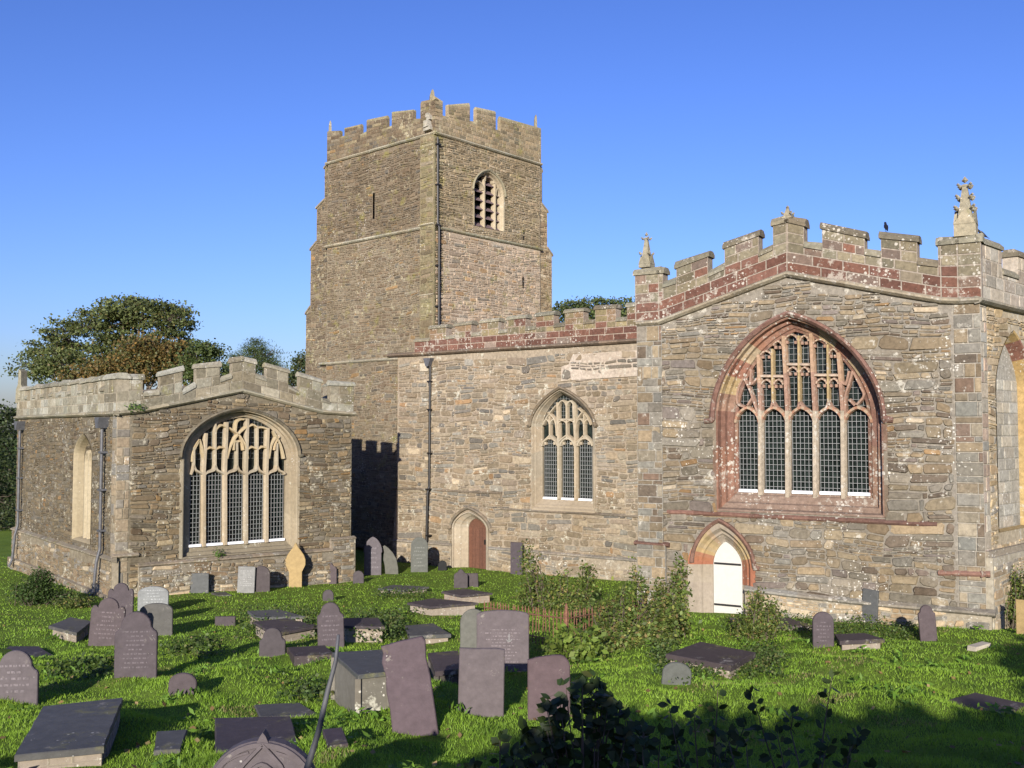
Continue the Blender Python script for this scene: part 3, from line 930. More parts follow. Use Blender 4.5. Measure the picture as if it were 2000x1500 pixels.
upper = [(up[0][0] + .02, zsp + .35)] + [p for p in up if p[1] > zsp + .36] + [(up[-1][0] - .02, zsp + .35)]
grille(b, TR, [upper], DI - .08, .13, .16, .01, (.5, .5, .5))
b.build('guard', M['guard'], win)
b = B()
for i in range(5):
    l = lights[i]
    s0, s1 = l[0][0], l[-1][0]
    b.hexa(TR, [(s0, z_in_sill - .02), (s1, z_in_sill - .02), (s1, z_in_sill + .06), (s0, z_in_sill + .06)], DI - .1, DI + .06, (.8, .8, .8))
b.build('sill', M['whitesill'], win)
b = B()
hl = TR.at(1391, 819); hr = TR.at(1728, 808); ha = TR.at(1539, 612)
hood = archline(hl[0] + .03, hr[0] - .03, hl[1] - .02, ha[1] - .03, .22, 14, s_apex=ha[0])
hood = [(hood[0][0] - .22, hood[0][1] - .05), (hood[0][0] - .02, hood[0][1] - .03)] + hood + [(hood[-1][0] + .02, hood[-1][1] - .03), (hood[-1][0] + .24, hood[-1][1] - .04)]
b.sweep(TR, hood, [(-.07, -.02), (-.05, .1), (.02, .17), (.08, .12), (.09, -.02)], [jit((.2, .115, .09), .2) for _ in range(9)])
b.build('hood_mould', M['red'], win)

# white transept door
b = B()
REDD = [(.35, .3, .24), (.35, .3, .24), (.37, .32, .25), (.36, .15, .09), (.36, .16, .09), (.37, .18, .11), (.45, .33, .17), (.42, .33, .2), (.44, .34, .19), (.38, .3, .17), (.4, .3, .2)]
n = len(d_in)
dc = [REDD[min(i, n - 1 - i) % len(REDD)] for i in range(n)]
b.loft(TR, ringed(grow(d_out, .08), d_out, [(0, -.01), (.02, .036), (1, .036)]), dc)
b.loft(TR, ringed(d_out, d_in, [(0, .036), (.15, .03), (.35, -.09), (.5, -.1), (.56, -.16), (.9, -.28), (1, DD), (1.0, DD - .1)]), dc)
dr = b.build('doorway', M['dressed'], church)
tag(dr, label='pointed red and grey stone doorway with closed white door')
b = B(); b.hexa(TR, [(max(min(s, 1e9), -1e9), z) for s, z in grow(d_in, .03)], DD - .12, DD - .05, (.8, .8, .8))
s0, s1 = d_in[0][0], d_in[-1][0]
for i in range(1, 7):
    s = s0 + (s1 - s0) * i / 7
    b.box(TR, s - .004, s + .004, d_in[0][1], d_in[5][1], DD - .06, DD - .0485, (.8, .8, .8))
for kz in range(9):
    for i in range(1, 7):
        s = s0 + (s1 - s0) * (i - .5 + .0) / 6.5 + .04
        z = d_in[0][1] + .2 + kz * .19
        if inside(grow(d_in, -.06), s, z): b.box(TR, s - .008, s + .008, z - .008, z + .008, DD - .06, DD - .044, (.5, .5, .5))
door = b.build('door', M['white'], dr)
for y in (727, 1250):
    b = B(); p = TR.at(*zd(612, y - 8), DD); q = TR.at(*zd(955, y + 18), DD)
    b.hexa(TR, [(p[0], p[1] - .025), (q[0], p[1] - .025), (q[0], p[1] + .03), (p[0], p[1] + .03)], DD - .06, DD - .035, (.02, .02, .02)); b.build('hinge', M['iron'], dr)
b = B()
hl = TR.at(1353, 1098); hr = TR.at(1473, 1104); ha = TR.at(1405, 1017)
hood = archline(hl[0], hr[0], hl[1], ha[1], .3, 10, s_apex=ha[0])
hood = hood + [(hood[-1][0] + .02, hood[-1][1] - .04), (hood[-1][0] + .17, hood[-1][1] - .05)]
b.sweep(TR, hood, [(-.05, -.02), (-.04, .09), (.02, .14), (.06, .1), (.07, -.02)], [jit((.22, .13, .1), .2) for _ in range(7)])
b.build('hood_mould', M['red'], dr)

# ---- nave -----------------------------------------------------------
NL = 15.5
ns = ppx(NV, [(774, 696), (1245, 668)])
sl = (ns[1][1] - ns[0][1]) / (ns[1][0] - ns[0][0])
nz = lambda s: ns[0][1] + sl * (s - ns[0][0])
zn = Z(1010, 740, 5.553)
DN = -.32
nw_o = arch(NV.at(*zn(160, 700))[0], NV.at(*zn(846, 700))[0], NV.at(1100, 999)[1], NV.at(*zn(500, 515))[1], NV.at(*zn(472, 118))[1], .38, 12, s_apex=NV.at(*zn(474, 118))[0])
nw_i = arch(NV.at(*zn(275, 900), DN)[0], NV.at(*zn(817, 900), DN)[0], NV.at(1100, 975, DN)[1], NV.at(*zn(500, 520), DN)[1], NV.at(*zn(490, 170), DN)[1], .38, 12, s_apex=NV.at(*zn(492, 170), DN)[0])
zb5 = Z(860, 980, 10.0)
nd_o = arch(NV.at(886, 1060)[0], NV.at(955.5, 1060)[0], NV.at(920, 1125)[1], NV.at(*zb5(600, 520))[1], NV.at(*zb5(580, 190))[1], .28, 9, s_apex=NV.at(*zb5(585, 190))[0])
DND = -.28
nd_i = arch(NV.at(*zb5(545, 900), DND)[0], NV.at(*zb5(890, 900), DND)[0], NV.at(930, 1125, DND)[1], NV.at(*zb5(700, 520), DND)[1], NV.at(*zb5(690, 322), DND)[1], .28, 9, s_apex=NV.at(*zb5(690, 322), DND)[0])
b = B()
rubble(b, NV, [(0, zlow), (NL, zlow), (NL, nz(NL)), (0, nz(0))], [nw_o, nd_o], (.335, .28, .21), PAL_NAVE, scale=1.12, relief=.036, joint=.034)
b.hexa(NV, [(-.03, zlow), (NL, zlow), (NL, nz(NL) + .2), (-.03, nz(0) + .2)], -6.5, -.5, (.3, .24, .17))
b.box(NV, -.03, .3, zlow, nz(0), -.6, -.005, (.33, .26, .18))
pz0 = NV.at(772, 956)[1]
b.hexa(NV, [(-.28, zlow), (.0, zlow), (.0, pz0), (-.02, pz0), (-.1, pz0 - 1)], -.6, .06, (.33, .26, .18))
nave = b.build('nave', M['nave'], church)
b = B()
zf_t = NV.at(866, 655)[1] ; zm_t = NV.at(841, 634)[1]
pb = [(-.02, nz(0) + .1), (NL, nz(NL) + .1)]
pb[0] = (NV.at(811, 680)[0], nz(NV.at(811, 680)[0]) + .1)
m1 = NV.at(841, 636); m2 = NV.at(1164, 597); 
per = (m2[0] - m1[0]) / 6; mw = NV.at(1203, 600)[0] - m2[0]
mh = lambda s: np.interp(s, [m1[0], m2[0]], [m1[1], m2[1]])
fh = lambda s: mh(s) - .5
mrs, fls2 = [], []
x = m1[0]
fls2.append((pb[0][0], x, fh(pb[0][0]), fh(x)))
while x < NL - per:
    w_ = mw * rnd.uniform(.95, 1.05)
    mrs.append((x, x + w_, mh(x), mh(x + w_))); fls2.append((x + w_, x + per, fh(x + w_), fh(x + per))); x += per
fls2[-1] = (fls2[-1][0], NL, fls2[-1][2], fh(NL))
parapet(b, NV, pb, mrs, fls2, [(4, RED), (2, RED2), (.5, REDG)], (.36, .29, .23), pal_hi=PAL_NHI, dface=.05, course=.25, force=2, cap_pal=PAL_RCAP, cap_h=.16, over=.05, wmin=.5, wmax=.8, rough=.02)
np_ = b.build('parapet', M['red'], nave)
np_['label'] = 'red sandstone nave parapet with light joints and mossy merlons'
b = B()
ext = NV.at(712, 700)
string_part(nave, M['nave'], NV, [(-.55, nz(-.55) + .04), (NL, nz(NL) + .04)], (.2, .15, .11), 1.0, 1.4)
string_part(nave, M['nave'], NV, [(-.3, NV.at(772, 954)[1]), (NV.at(981, 965)[0], NV.at(772, 954)[1] - .01)], (.2, .165, .125), .6, .8)
k0 = NV.at(979, 966)[0]
z2 = NV.at(1110, 1001)[1]
string_part(nave, M['nave'], NV, [(k0, NV.at(772, 954)[1]), (k0, z2)], (.2, .165, .125), .5, .7)
string_part(nave, M['nave'], NV, [(k0, z2), (NL, z2)], (.2, .165, .125), .6, .8)

# rough low plinth at the nave foot
b = B()
zpl = NV.at(1100, 1085)[1]
for (pa, pc) in ((770, 884), (957, 1250)):
    sa, sc = NV.at(pa, 1080)[0], NV.at(pc, 1080)[0]
    b.hexa(NV, [(sa, zlow), (sc, zlow), (sc, zpl), (sa, zpl)], -.1, .1, (.34, .29, .22))
    rubble(b, NV, [(sa, zlow), (sc, zlow), (sc, zpl), (sa, zpl)], [], (.34, .29, .22), PAL_NAVE, scale=1.0, d0=.102)
    string_course(b, NV, [(sa, zpl + .04), (sc, zpl + .04)], (.27, .24, .2), .8, 1.2)
b.build('plinth', M['transept'], nave)

# repointed patch under the parapet, with thick pale joints
b = B()
rubble(b, NV, ppx(NV, [(1097, 744), (1251, 734), (1251, 684), (1120, 692), (1112, 712), (1098, 716)]), [], (.47, .4, .325), [(3, (.2, .175, .14)), (2, (.25, .21, .155)), (1, (.165, .145, .12))], scale=1.25, relief=.03, joint=.05, d0=.05)
pt_ = b.build('repointed_patch', M['nave'], nave)
b = B()
c_ = NV.at(829, 716)
b.box(NV, c_[0] - .22, c_[0] + .22, c_[1] - .2, c_[1] + .14, -.01, .05, (.5, .44, .34)); b.build('pale_block', M['nave'], nave)

# nave window
b = B()
jc = [jit(PALE2, .12) for _ in nw_o]
b.loft(NV, ringed(nw_o, nw_i, [(0, -.01), (.001, .036), (.15, .036), (.3, -.06), (.45, -.08), (.55, -.14), (.9, -.3), (1, DN), (1, DN - .12)]), jc)
def TN(lst, sm=True):
    p = pts(NV, zn, lst, DN)
    return smooth(p) if sm and len(p) > 2 else p
nlights = []
z_ns = nw_i[0][1]
for x0, x1 in ((280, 440), (478, 622), (664, 815)):
    pa = NV.at(*zn(x0 + 14, 728), DN); pc = NV.at(*zn(x1 - 6, 728), DN); pt = NV.at(*zn((x0 + x1) / 2, 655), DN)
    nlights.append(arch(pa[0], pc[0], z_ns, pa[1], pt[1], .2, 6))
    b.sweep(NV, archline(pa[0] - .06, pc[0] + .06, pa[1], pt[1] + .05, .2, 6), MULL(.1, DN - .002, .1), jit(PALE, .1))
    for cxx in (x0 + 35, x1 - 28):
        c_ = NV.at(*zn(cxx, 700), DN)
        b.box(NV, c_[0] - .05, c_[0] + .05, c_[1] - .05, c_[1] + .05, DN - .05, DN + .06, jit(PALE, .1))
for l, w in (([(460, 1300), (457, 640), (447, 255)], .15), ([(643, 1310), (640, 640), (622, 285)], .15)):
    b.sweep(NV, TN(l, False), MULL(w, DN - .001, .1), [jit(PALE, .06) for _ in range(3)])
for l in ([(365, 655), (362, 400)], [(548, 660), (545, 240)], [(738, 655), (732, 360)], [(455, 440), (635, 440)],
          [(290, 500), (350, 390), (430, 290)], [(440, 620), (420, 450), (345, 365)], [(640, 620), (660, 450), (730, 345)], [(810, 500), (760, 400), (670, 320)],
          [(455, 690), (500, 645), (547, 610)], [(640, 690), (595, 645), (547, 610)], [(285, 690), (330, 645), (363, 615)], [(440, 690), (400, 645), (363, 615)], [(650, 690), (700, 645), (736, 610)], [(815, 690), (775, 645), (736, 610)]):
    b.sweep(NV, TN(l), MULL(.085, DN - .004, .1), jit(PALE, .08))
for x0, x1, ys, ya in ((455, 545, 290, 235), (545, 628, 295, 240), (455, 545, 480, 450), (545, 632, 480, 450), (290, 365, 490, 440), (365, 440, 490, 440), (650, 735, 485, 435), (735, 808, 490, 440)):
    p = NV.at(*zn(x0 + 6, ys), DN); q = NV.at(*zn(x1 - 6, ys), DN); r_ = NV.at(*zn((x0 + x1) / 2, ya), DN)
    b.sweep(NV, archline(p[0], q[0], p[1], r_[1], .25, 5), MULL(.075, DN - .006, .1), jit(PALE, .08))
nwin = b.build('window', M['dressed'], church)
tag(nwin, label='pale three-light pointed window beside the brown door')
b = B(); b.poly(NV, grow(nw_i, .03), [], DN - .13, (0, 0, 0)); b.build('glass', M['glass'], nwin)
b = B(); grille(b, NV, nlights, DN - .04, .1, .16, .016, (.5, .5, .5))
up = [p for p in nw_i if p[1] > nw_i[3][1] + .0]
grille(b, NV, [up], DN - .08, .13, .17, .008, (.5, .5, .5))
b.build('guard', M['guard'], nwin)
b = B()
for l in nlights:
    b.hexa(NV, [(l[0][0] - .02, z_ns - .02), (l[-1][0] + .02, z_ns - .02), (l[-1][0] + .02, z_ns + .06), (l[0][0] - .02, z_ns + .06)], DN - .1, DN + .07, (.8, .8, .8))
b.build('sill', M['whitesill'], nwin)
b = B()
hl = NV.at(*zn(150, 505)); hr = NV.at(*zn(845, 508)); ha = NV.at(*zn(470, 98))
hood = archline(hl[0], hr[0], hl[1], ha[1], .38, 12, s_apex=ha[0])
hood = [(hood[0][0] - .12, hood[0][1] - .03), (hood[0][0] - .01, hood[0][1] - .02)] + hood + [(hood[-1][0] + .01, hood[-1][1] - .02), (hood[-1][0] + .13, hood[-1][1] - .03)]
b.sweep(NV, hood, [(-.05, -.02), (-.04, .09), (.02, .14), (.06, .09), (.07, -.02)], [jit((.2, .165, .12), .15) for _ in range(6)])
b.build('hood_mould', M['dressed'], nwin)
# nave door
b = B()
b.loft(NV, ringed(nd_o, nd_i, [(0, -.01), (.001, .115), (.12, .115), (.14, .05), (.55, -.06), (.62, -.12), (.9, -.25), (1, DND), (1, DND - .1)]), [jit((.42, .36, .275), .08) for _ in nd_o])
ndw = b.build('doorway', M['dressed'], church)
tag(ndw, label='small cream arched doorway with brown plank door')
b = B(); b.hexa(NV, grow(nd_i, .02), DND - .12, DND - .05, (.125, .055, .033))
s0, s1 = nd_i[0][0], nd_i[-1][0]
for i in range(5):
    a = s0 + (s1 - s0) * i / 5; c = s0 + (s1 - s0) * (i + 1) / 5
    b.box(NV, a + .008, c - .008, nd_i[0][1], nd_i[4][1] - .02, DND - .06, DND - .035, jit((.13, .057, .035), .12))
nd = b.build('door', M['wood'], ndw)
b = B(); c_ = NV.at(*zb5(868, 790), DND); b.box(NV, c_[0] - .05, c_[0] + .03, c_[1] - .1, c_[1] + .1, DND - .04, DND - .015, (.01, .01, .01)); b.build('handle', M['iron'], ndw)
b = B()
hl = NV.at(882, 1030); hr = NV.at(959, 1036); ha = NV.at(916, 992)
hood = archline(hl[0], hr[0], hl[1], ha[1], .3, 9, s_apex=ha[0])
hood = [(hood[0][0] - .13, hood[0][1] - .03), (hood[0][0] - .01, hood[0][1] - .02)] + hood + [(hood[-1][0] + .01, hood[-1][1] - .02), (hood[-1][0] + .15, hood[-1][1] - .03)]
b.sweep(NV, hood, [(-.05, -.02), (-.04, .11), (.02, .16), (.06, .1), (.07, -.02)], [jit((.24, .2, .15), .25) for _ in range(7)])
b.build('hood_mould', M['dressed'], ndw)
# downpipe on the nave
b = B()
pp = [NV.at(843, 716), NV.at(841, 950), NV.at(841, 962), NV.at(839, 1050), NV.at(839, 1114)]
b.tube([NV.P(*pp[0], .1), NV.P(*pp[1], .1), NV.P(*pp[2], .2), NV.P(*pp[3], .2), NV.P(pp[4][0], pp[4][1] - .3, .22)], .052, n=8, col=(.01, .01, .01))
for py in (745, 800, 885, 955, 1045, 1100):
    c_ = NV.at(842, py); d_ = .1 if py < 950 else .2
    b.box(NV, c_[0] - .1, c_[0] + .1, c_[1] - .03, c_[1] + .03, d_ - .12, d_ + .065, (.01, .01, .01))
dp = b.build('downpipe', M['iron'], nave)
b = B(); h0 = NV.at(841, 700); h1 = NV.at(841, 716)
b.hexa(NV, [(h0[0] - .07, h1[1]), (h0[0] + .07, h1[1]), (h0[0] + .2, h0[1]), (h0[0] - .2, h0[1])], 0, .26, (.3, .31, .33)); b.build('hopper', M['lead'], nave)

# ---- tower ------------------------------------------------------------
t1 = ppx(TS, [(636, 318), (848, 262)])
zT = t1[1][1]
t2z = TS.at(823, 446)[1]
t3 = TS.at(775, 701)[1]
b = B()
zlo = 0.0
sl_px = TS.at(730, 400)
slit = [(sl_px[0] - .07, TS.at(730, 428)[1]), (sl_px[0] + .07, TS.at(730, 428)[1]), (sl_px[0] + .07, TS.at(730, 377)[1]), (sl_px[0] - .07, TS.at(730, 377)[1])]
sw = s_tw
cs0 = TS.at(823, 450)[0]
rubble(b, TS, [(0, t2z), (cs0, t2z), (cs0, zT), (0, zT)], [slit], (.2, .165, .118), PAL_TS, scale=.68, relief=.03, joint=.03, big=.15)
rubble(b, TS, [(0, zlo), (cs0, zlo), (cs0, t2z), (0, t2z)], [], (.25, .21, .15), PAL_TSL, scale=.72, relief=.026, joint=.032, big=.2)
b.box(TS, slit[0][0], slit[1][0], slit[0][1], slit[2][1], -.4, -.25, (.02, .02, .02))
# clasping corner strip
b.box(TS, cs0 - .02, sw, zlo, zT, -.5, .07, (.27, .24, .14))
rubble(b, TS, [(cs0 - .02, zlo), (sw, zlo), (sw, zT), (cs0 - .02, zT)], [], (.235, .2, .125), PAL_OLIVE + [(2, (.2, .16, .1)), (1, (.24, .2, .14))], scale=.95, relief=.02, d0=.072, big=.5)
# west buttress, stepped
def stepped(fr, edges_px, d0, s_in, pal, mort, zbot, sgn):
    e = [(fr.at(x, 600, d0)[0], fr.at(x, y, d0)[1]) for x, y in edges_px]     # outer edge from low to high, (x, y of top)
    poly = [(s_in, zbot), (e[0][0], zbot)]
    for k, (s, zt_) in enumerate(e):
        nxt = e[k + 1][0] if k + 1 < len(e) else s_in
        poly += [(s, zt_ - .22), (nxt, zt_ + .1)]
    poly.append((s_in, poly[-1][1] + .01))
    if sgn < 0: poly = poly[::-1]
    b.hexa(fr, poly, -1.4, d0, mort)
    rubble(b, fr, poly, [], mort, pal, scale=.75, relief=.024, d0=d0 + .002)
    for k, (s, zt_) in enumerate(e):
        nxt = e[k + 1][0] if k + 1 < len(e) else s_in
        b.hexa(fr, [(s - sgn * .06, zt_ - .28), (nxt, zt_ + .06), (nxt, zt_ + .16), (s - sgn * .06, zt_ - .18)], -1.45, d0 + .05, (.27, .24, .18))
stepped(TS, [(598, 604), (606, 479), (617, 398), (632, 320)], -.15, .0, PAL_TS, (.24, .2, .14), zlo, 1)
# east face
we = TW.at(1055, 400)[0]
t2e = TW.at(869, 448)[1]
zo = Z(880, 310, 9.371)
bl_o = arch(TW.at(*zo(430, 700))[0], TW.at(*zo(962, 800))[0], TW.at(*zo(690, 1275))[1], TW.at(*zo(690, 620))[1], TW.at(*zo(655, 245))[1], .15, 9)
zTe = zT
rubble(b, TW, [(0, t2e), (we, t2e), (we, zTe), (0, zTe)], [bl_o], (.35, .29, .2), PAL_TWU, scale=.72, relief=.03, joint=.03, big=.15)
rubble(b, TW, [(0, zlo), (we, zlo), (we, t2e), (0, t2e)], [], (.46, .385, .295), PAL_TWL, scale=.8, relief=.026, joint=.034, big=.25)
stepped(TW, [(1078, 490), (1069, 405), (1058, 326)], -.1, we, [(2, TAN), (1, CRM), (1, BRN)], (.4, .33, .22), zlo, -1)
b.box(TS, .02, sw - .6, zlo, zT + .2, -8.0, -.42, (.25, .2, .15))
b.box(TW, .4, we - .02, zlo, zT + .2, -1.2, -.5, (.25, .2, .15))
for px, y0, y1 in ((1022, 449, 468), (1021, 541, 562)):
    p = TW.at(px, y0); q = TW.at(px, y1)
    b.box(TW, p[0] - .05, p[0] + .05, q[1], p[1], -.05, .032, (.02, .016, .012))
tower = b.build('tower', M['tower'], church)
tower['label'] = 'square tower of brown rubble with stepped buttresses'
b = B()
def mpx(fr, lst, d=.05):
    out = []
    for (x0, y0), (x1, y1) in lst:
        p = fr.at(x0, y0, d); q = fr.at(x1, y1, d)
        out.append((p[0], q[0], p[1], q[1]))
    return out
zq = Z(600, 180, 1 / .14); zr = Z(820, 180, 1 / .14)
ms = mpx(TS, [(zq(*a), zq(*c)) for a, c in (((275, 540), (450, 522)), ((520, 480), (742, 432)), ((828, 378), (1105, 325)), ((1180, 262), (1475, 222)), ((1580, 138), (1765, 112)))])
fz = [TS.at(*zq(u, v))[1] for u, v in ((480, 572), (785, 530), (1140, 442), (1530, 348))]
mz = sum(m[2] for m in ms[:4]) / 4 
ms[0] = (-.02,) + ms[0][1:]; ms[-1] = (ms[-1][0], sw + .05, ms[-1][2], ms[-1][2])
fs = [(ms[i][1], ms[i + 1][0], fz[i], fz[i]) for i in range(4)]
parapet(b, TS, [(-.02, zT + .12), (sw + .05, zT + .12)], ms, [(a_, c_, z0_ - .12, z1_ - .12) for a_, c_, z0_, z1_ in fs], PAL_TS + [(1, (.26, .22, .14))], (.2, .165, .115), dface=.05, thick=.2, course=.17, cap_pal=[(1, (.3, .27, .17)), (1, (.24, .2, .13))], cap_h=.13, over=.0, wmin=.2, wmax=.5, rough=.09)
me_ = mpx(TW, [(zr(*a), zr(*c)) for a, c in (((180, 105), (320, 115)), ((400, 150), (700, 165)), ((790, 205), (1060, 262)), ((1125, 350), (1650, 470)))])
zme = ms[-1][2]
me_[0] = (-.05, me_[0][1], zme, zme); me_[-1] = (me_[-1][0], we + .02, me_[-1][2], me_[-1][3])
fze = [TW.at(*zr(u, v))[1] for u, v in ((355, 290), (740, 388), (1092, 492))]
fe = [(me_[i][1], me_[i + 1][0], fze[i], fze[i]) for i in range(3)]
parapet(b, TW, [(-.05, zTe + .12), (we + .02, zTe + .12)], me_, [(a_, c_, z0_ - .1, z1_ - .1) for a_, c_, z0_, z1_ in fe], PAL_TWU, (.34, .28, .19), dface=.05, thick=.2, course=.17, cap_pal=[(1, (.36, .32, .21)), (1, (.28, .24, .15))], cap_h=.13, over=.0, wmin=.2, wmax=.5, rough=.09)
tp = b.build('parapet', M['tower'], tower)
tp['label'] = 'weathered battlements round the tower top'
b = B()
string_part(tower, M['pale'], TS, [(-.1, zT + .04), (sw + .1, zT + .04)], (.4, .37, .28), .9, 1.1)
string_part(tower, M['pale'], TW, [(-.1, zT + .04), (we + .06, zT + .04)], (.4, .37, .28), .9, 1.1)
string_part(tower, M['pale'], TS, [(-.1, t2z), (cs0, t2z)], (.4, .37, .28), .9, 1.1)
string_part(tower, M['pale'], TS, [(cs0 - .05, t2z + .1), (sw, t2z + .1)], (.4, .37, .28), .8, 1.6)
string_part(tower, M['pale'], TW, [(.3, t2e), (we + .1, t2e - .02)], (.34, .32, .22), .8, 1.0)
string_part(tower, M['pale'], TS, [(-.5, t3 + .02), (sw - 2.0, t3)], (.36, .33, .25), .8, 1.0)
z_ = TS.at(835, 576)[1]
string_part(tower, M['pale'], TS, [(cs0 - .05, z_), (sw, z_)], (.36, .33, .25), .6, 1.4)

for (fr, px, py, ty, w, lb) in ((TS, 844, 196, 178, .26, 'tallest stub at the near corner'), (TS, 645, 256, 238, .17, 'thin pinnacle at the western corner'), (TW, 1046, 246, 226, .16, 'thin pinnacle at the northern corner')):
    p = fr.at(px, py, -.1); t = fr.at(px, ty, -.1)
    b = B()
    f2 = Frame(fr.P(p[0], 0, -.1)[:2], R(10))
    b.hexa(f2, [(-w / 2, p[1] - .5), (w / 2, p[1] - .5), (w * .32, t[1] - .1), (w * .1, t[1] + .05), (-w * .15, t[1]), (-w * .4, t[1] - .2)], -w / 2, w / 2, (.26, .235, .165))
    b.hexa(f2, [(-w * .62, p[1] - .3), (w * .62, p[1] - .3), (w * .45, p[1] - .1), (-w * .45, p[1] - .1)], -w * .6, w * .6, (.25, .22, .15))
    pn = b.build('pinnacle', M['pale'], tower); pn['label'] = lb
b = B()
for dx, dz, r in ((0, 0, .16), (.08, .28, .12), (-.05, .42, .1), (.1, -.18, .12), (-.1, -.2, .1)):
    p = TS.at(834, 242, .2)
    f2 = TS
    b.hexa(f2, [(p[0] + dx - r, p[1] + dz - r), (p[0] + dx + r, p[1] + dz - r * .8), (p[0] + dx + r * .7, p[1] + dz + r), (p[0] + dx - r * .8, p[1] + dz + r * .9)], -.02, .3 - abs(dz) * .3, (.4, .38, .32))
b.build('gargoyle', M['pale'], tower)
# belfry window
b = B()
DB = -.34
bl_i = grow(bl_o, -.09)
bl_i = [(s, max(z, bl_o[0][1] + .02)) for s, z in bl_i]
b.loft(TW, ringed(grow(bl_o, .09), bl_o, [(0, -.01), (.02, .032), (1, .032)]), [(.4, .35, .24)])
b.loft(TW, ringed(bl_o, bl_i, [(0, .032), (.2, .0), (.5, -.1), (1, -.14), (1, -.5)]), [(.45, .39, .28)])
m1 = TW.at(*zo(597, 800), -.2)[0]; m2 = TW.at(*zo(795, 800), -.2)[0]
zb0 = bl_o[0][1]
zsp_b = bl_o[3][1]
lts = []
for a, c, ya, dzz in ((bl_o[0][0] + .08, m1 - .05, zsp_b + .1, .36), (m1 + .05, m2 - .05, zsp_b + .55, .6), (m2 + .05, bl_o[-1][0] - .08, zsp_b - .02, .36)):
    lts.append((a, c, ya))
    b.sweep(TW, archline(a, c, ya, ya + dzz, .1, 6), MULL(.1, -.2, .15), (.4, .35, .255))
for m in (m1, m2):
    b.sweep(TW, [(m, zb0), (m, zsp_b + .62)], MULL(.11, -.198, .15), (.46, .4, .29))
bw = b.build('window', M['dressed'], church)
bw['label'] = 'louvred three-light belfry window high in the tower'
b = B(); b.poly(TW, bl_o, [], -.49, (.01, .01, .01)); b.build('glass', M['glass'], bw)
for a, c, ya in lts:
    b = B(); z = zb0 + .05
    while z < ya + .25:
        v = [TW.P(a, z, -.16), TW.P(c, z, -.16), TW.P(c, z + .2, -.42), TW.P(a, z + .2, -.42)]
        v2 = [(x, y, zz_ + .03) for x, y, zz_ in v]
        b.add(v + v2, [(3, 2, 1, 0), (4, 5, 6, 7), (0, 1, 5, 4), (1, 2, 6, 5), (2, 3, 7, 6), (3, 0, 4, 7)], (.2, .145, .15))
        z += .4
    b.build('louvre', M['slate'], bw)
b = B()
hood = [(bl_o[3][0] - .12, bl_o[3][1] - .05)] + grow(bl_o, .08)[3:-3] + [(bl_o[-4][0] + .1, bl_o[-4][1] - .02)]
b.sweep(TW, hood, [(-.03, -.02), (-.03, .08), (.03, .12), (.06, .08), (.06, -.02)], [(.3, .28, .2)])
b.build('hood_mould', M['dressed'], bw)
# tower downpipe
b = B()
a = TW.at(849.5, 268); c = TW.at(853, 630)
b.tube([TW.P(.07, a[1], .08), TW.P(.09, t2e + .2, .08), TW.P(.12, t2e, .14), TW.P(.12, 4.0, .14)], .05, n=8, col=(.03, .03, .03))
zc = 5.5
while zc < zT:
    b.box(TW, .0, .22, zc - .03, zc + .03, -.02, .17, (.02, .02, .02)); zc += 1.8
b.build('downpipe', M['iron'], tower)

# ------------------------------------------------------------------ the chapel
ch_o = CE.P(4.2, 0, -3)
chapel = empty('chapel', (ch_o[0], ch_o[1], g(ch_o[0], ch_o[1])), 'low battlemented stone chapel with a broad five-light window, left of the tower', 'chapel')
zcz = Z(340, 780, 4.839)
DC = -.3
e_str = ppx(CE, [(228, 811), (275, 806), (472.5, 766), (628, 807), (688, 811.5)])
SE = e_str[-1][0]
ctop = lerp_line(e_str)
c_o = arch(CE.at(*zcz(80, 800))[0], CE.at(*zcz(1160, 800))[0], CE.at(460, 1083)[1], CE.at(*zcz(640, 545))[1], CE.at(*zcz(640, 105))[1], .12, 14, s_apex=CE.at(*zcz(640, 105))[0])
c_i = arch(CE.at(*zcz(140, 1385), DC)[0], CE.at(*zcz(1048, 1335), DC)[0], CE.at(460, 1061, DC)[1], CE.at(*zcz(600, 560), DC)[1], CE.at(*zcz(645, 165), DC)[1], .12, 14, s_apex=CE.at(*zcz(650, 165), DC)[0])
b = B()
outl = [(.42, zlow), (SE - .02, zlow), (SE - .02, e_str[-1][1])] + list(reversed(e_str[1:-1])) + [(.42, ctop(.42))]
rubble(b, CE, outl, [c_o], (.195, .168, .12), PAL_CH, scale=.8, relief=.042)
b.poly(CE, [(0, zlow), (.42, zlow), (.42, ctop(.42)), (0, e_str[0][1])], [], -.001, (.3, .26, .19))
z = zlow
while z < e_str[0][1] - .05:
    h = min(rnd.uniform(.22, .4), e_str[0][1] - z)
    ashlar_row(b, CE, 0, .42, lambda s: z, lambda s: z + h, [(2, GRY), (2, (.33, .27, .19)), (1, (.27, .22, .15))], .22, .45, relief=.018)
    z += h
# plinth of the east wall
p_px = [(269, 1106), (489, 1090), (594, 1080)]
cpz = ppx(CE, p_px)
k1 = CE.at(646, 1060)[0]; z_hi = CE.at(668, 1054)[1]
for sa, sc, zt_ in ((cpz[0][0] - .0, k1, cpz[1][1]), (k1, SE + .1, z_hi)):
    q = [(sa, zlow), (sc, zlow), (sc, zt_), (sa, zt_)]
    b.hexa(CE, q, -.1, .12, (.34, .3, .23))
    rubble(b, CE, q, [], (.25, .22, .17), [(2, (.24, .19, .125)), (1, CRM), (2, GRY), (2, BRN)], d0=.122, scale=.75, relief=.036)
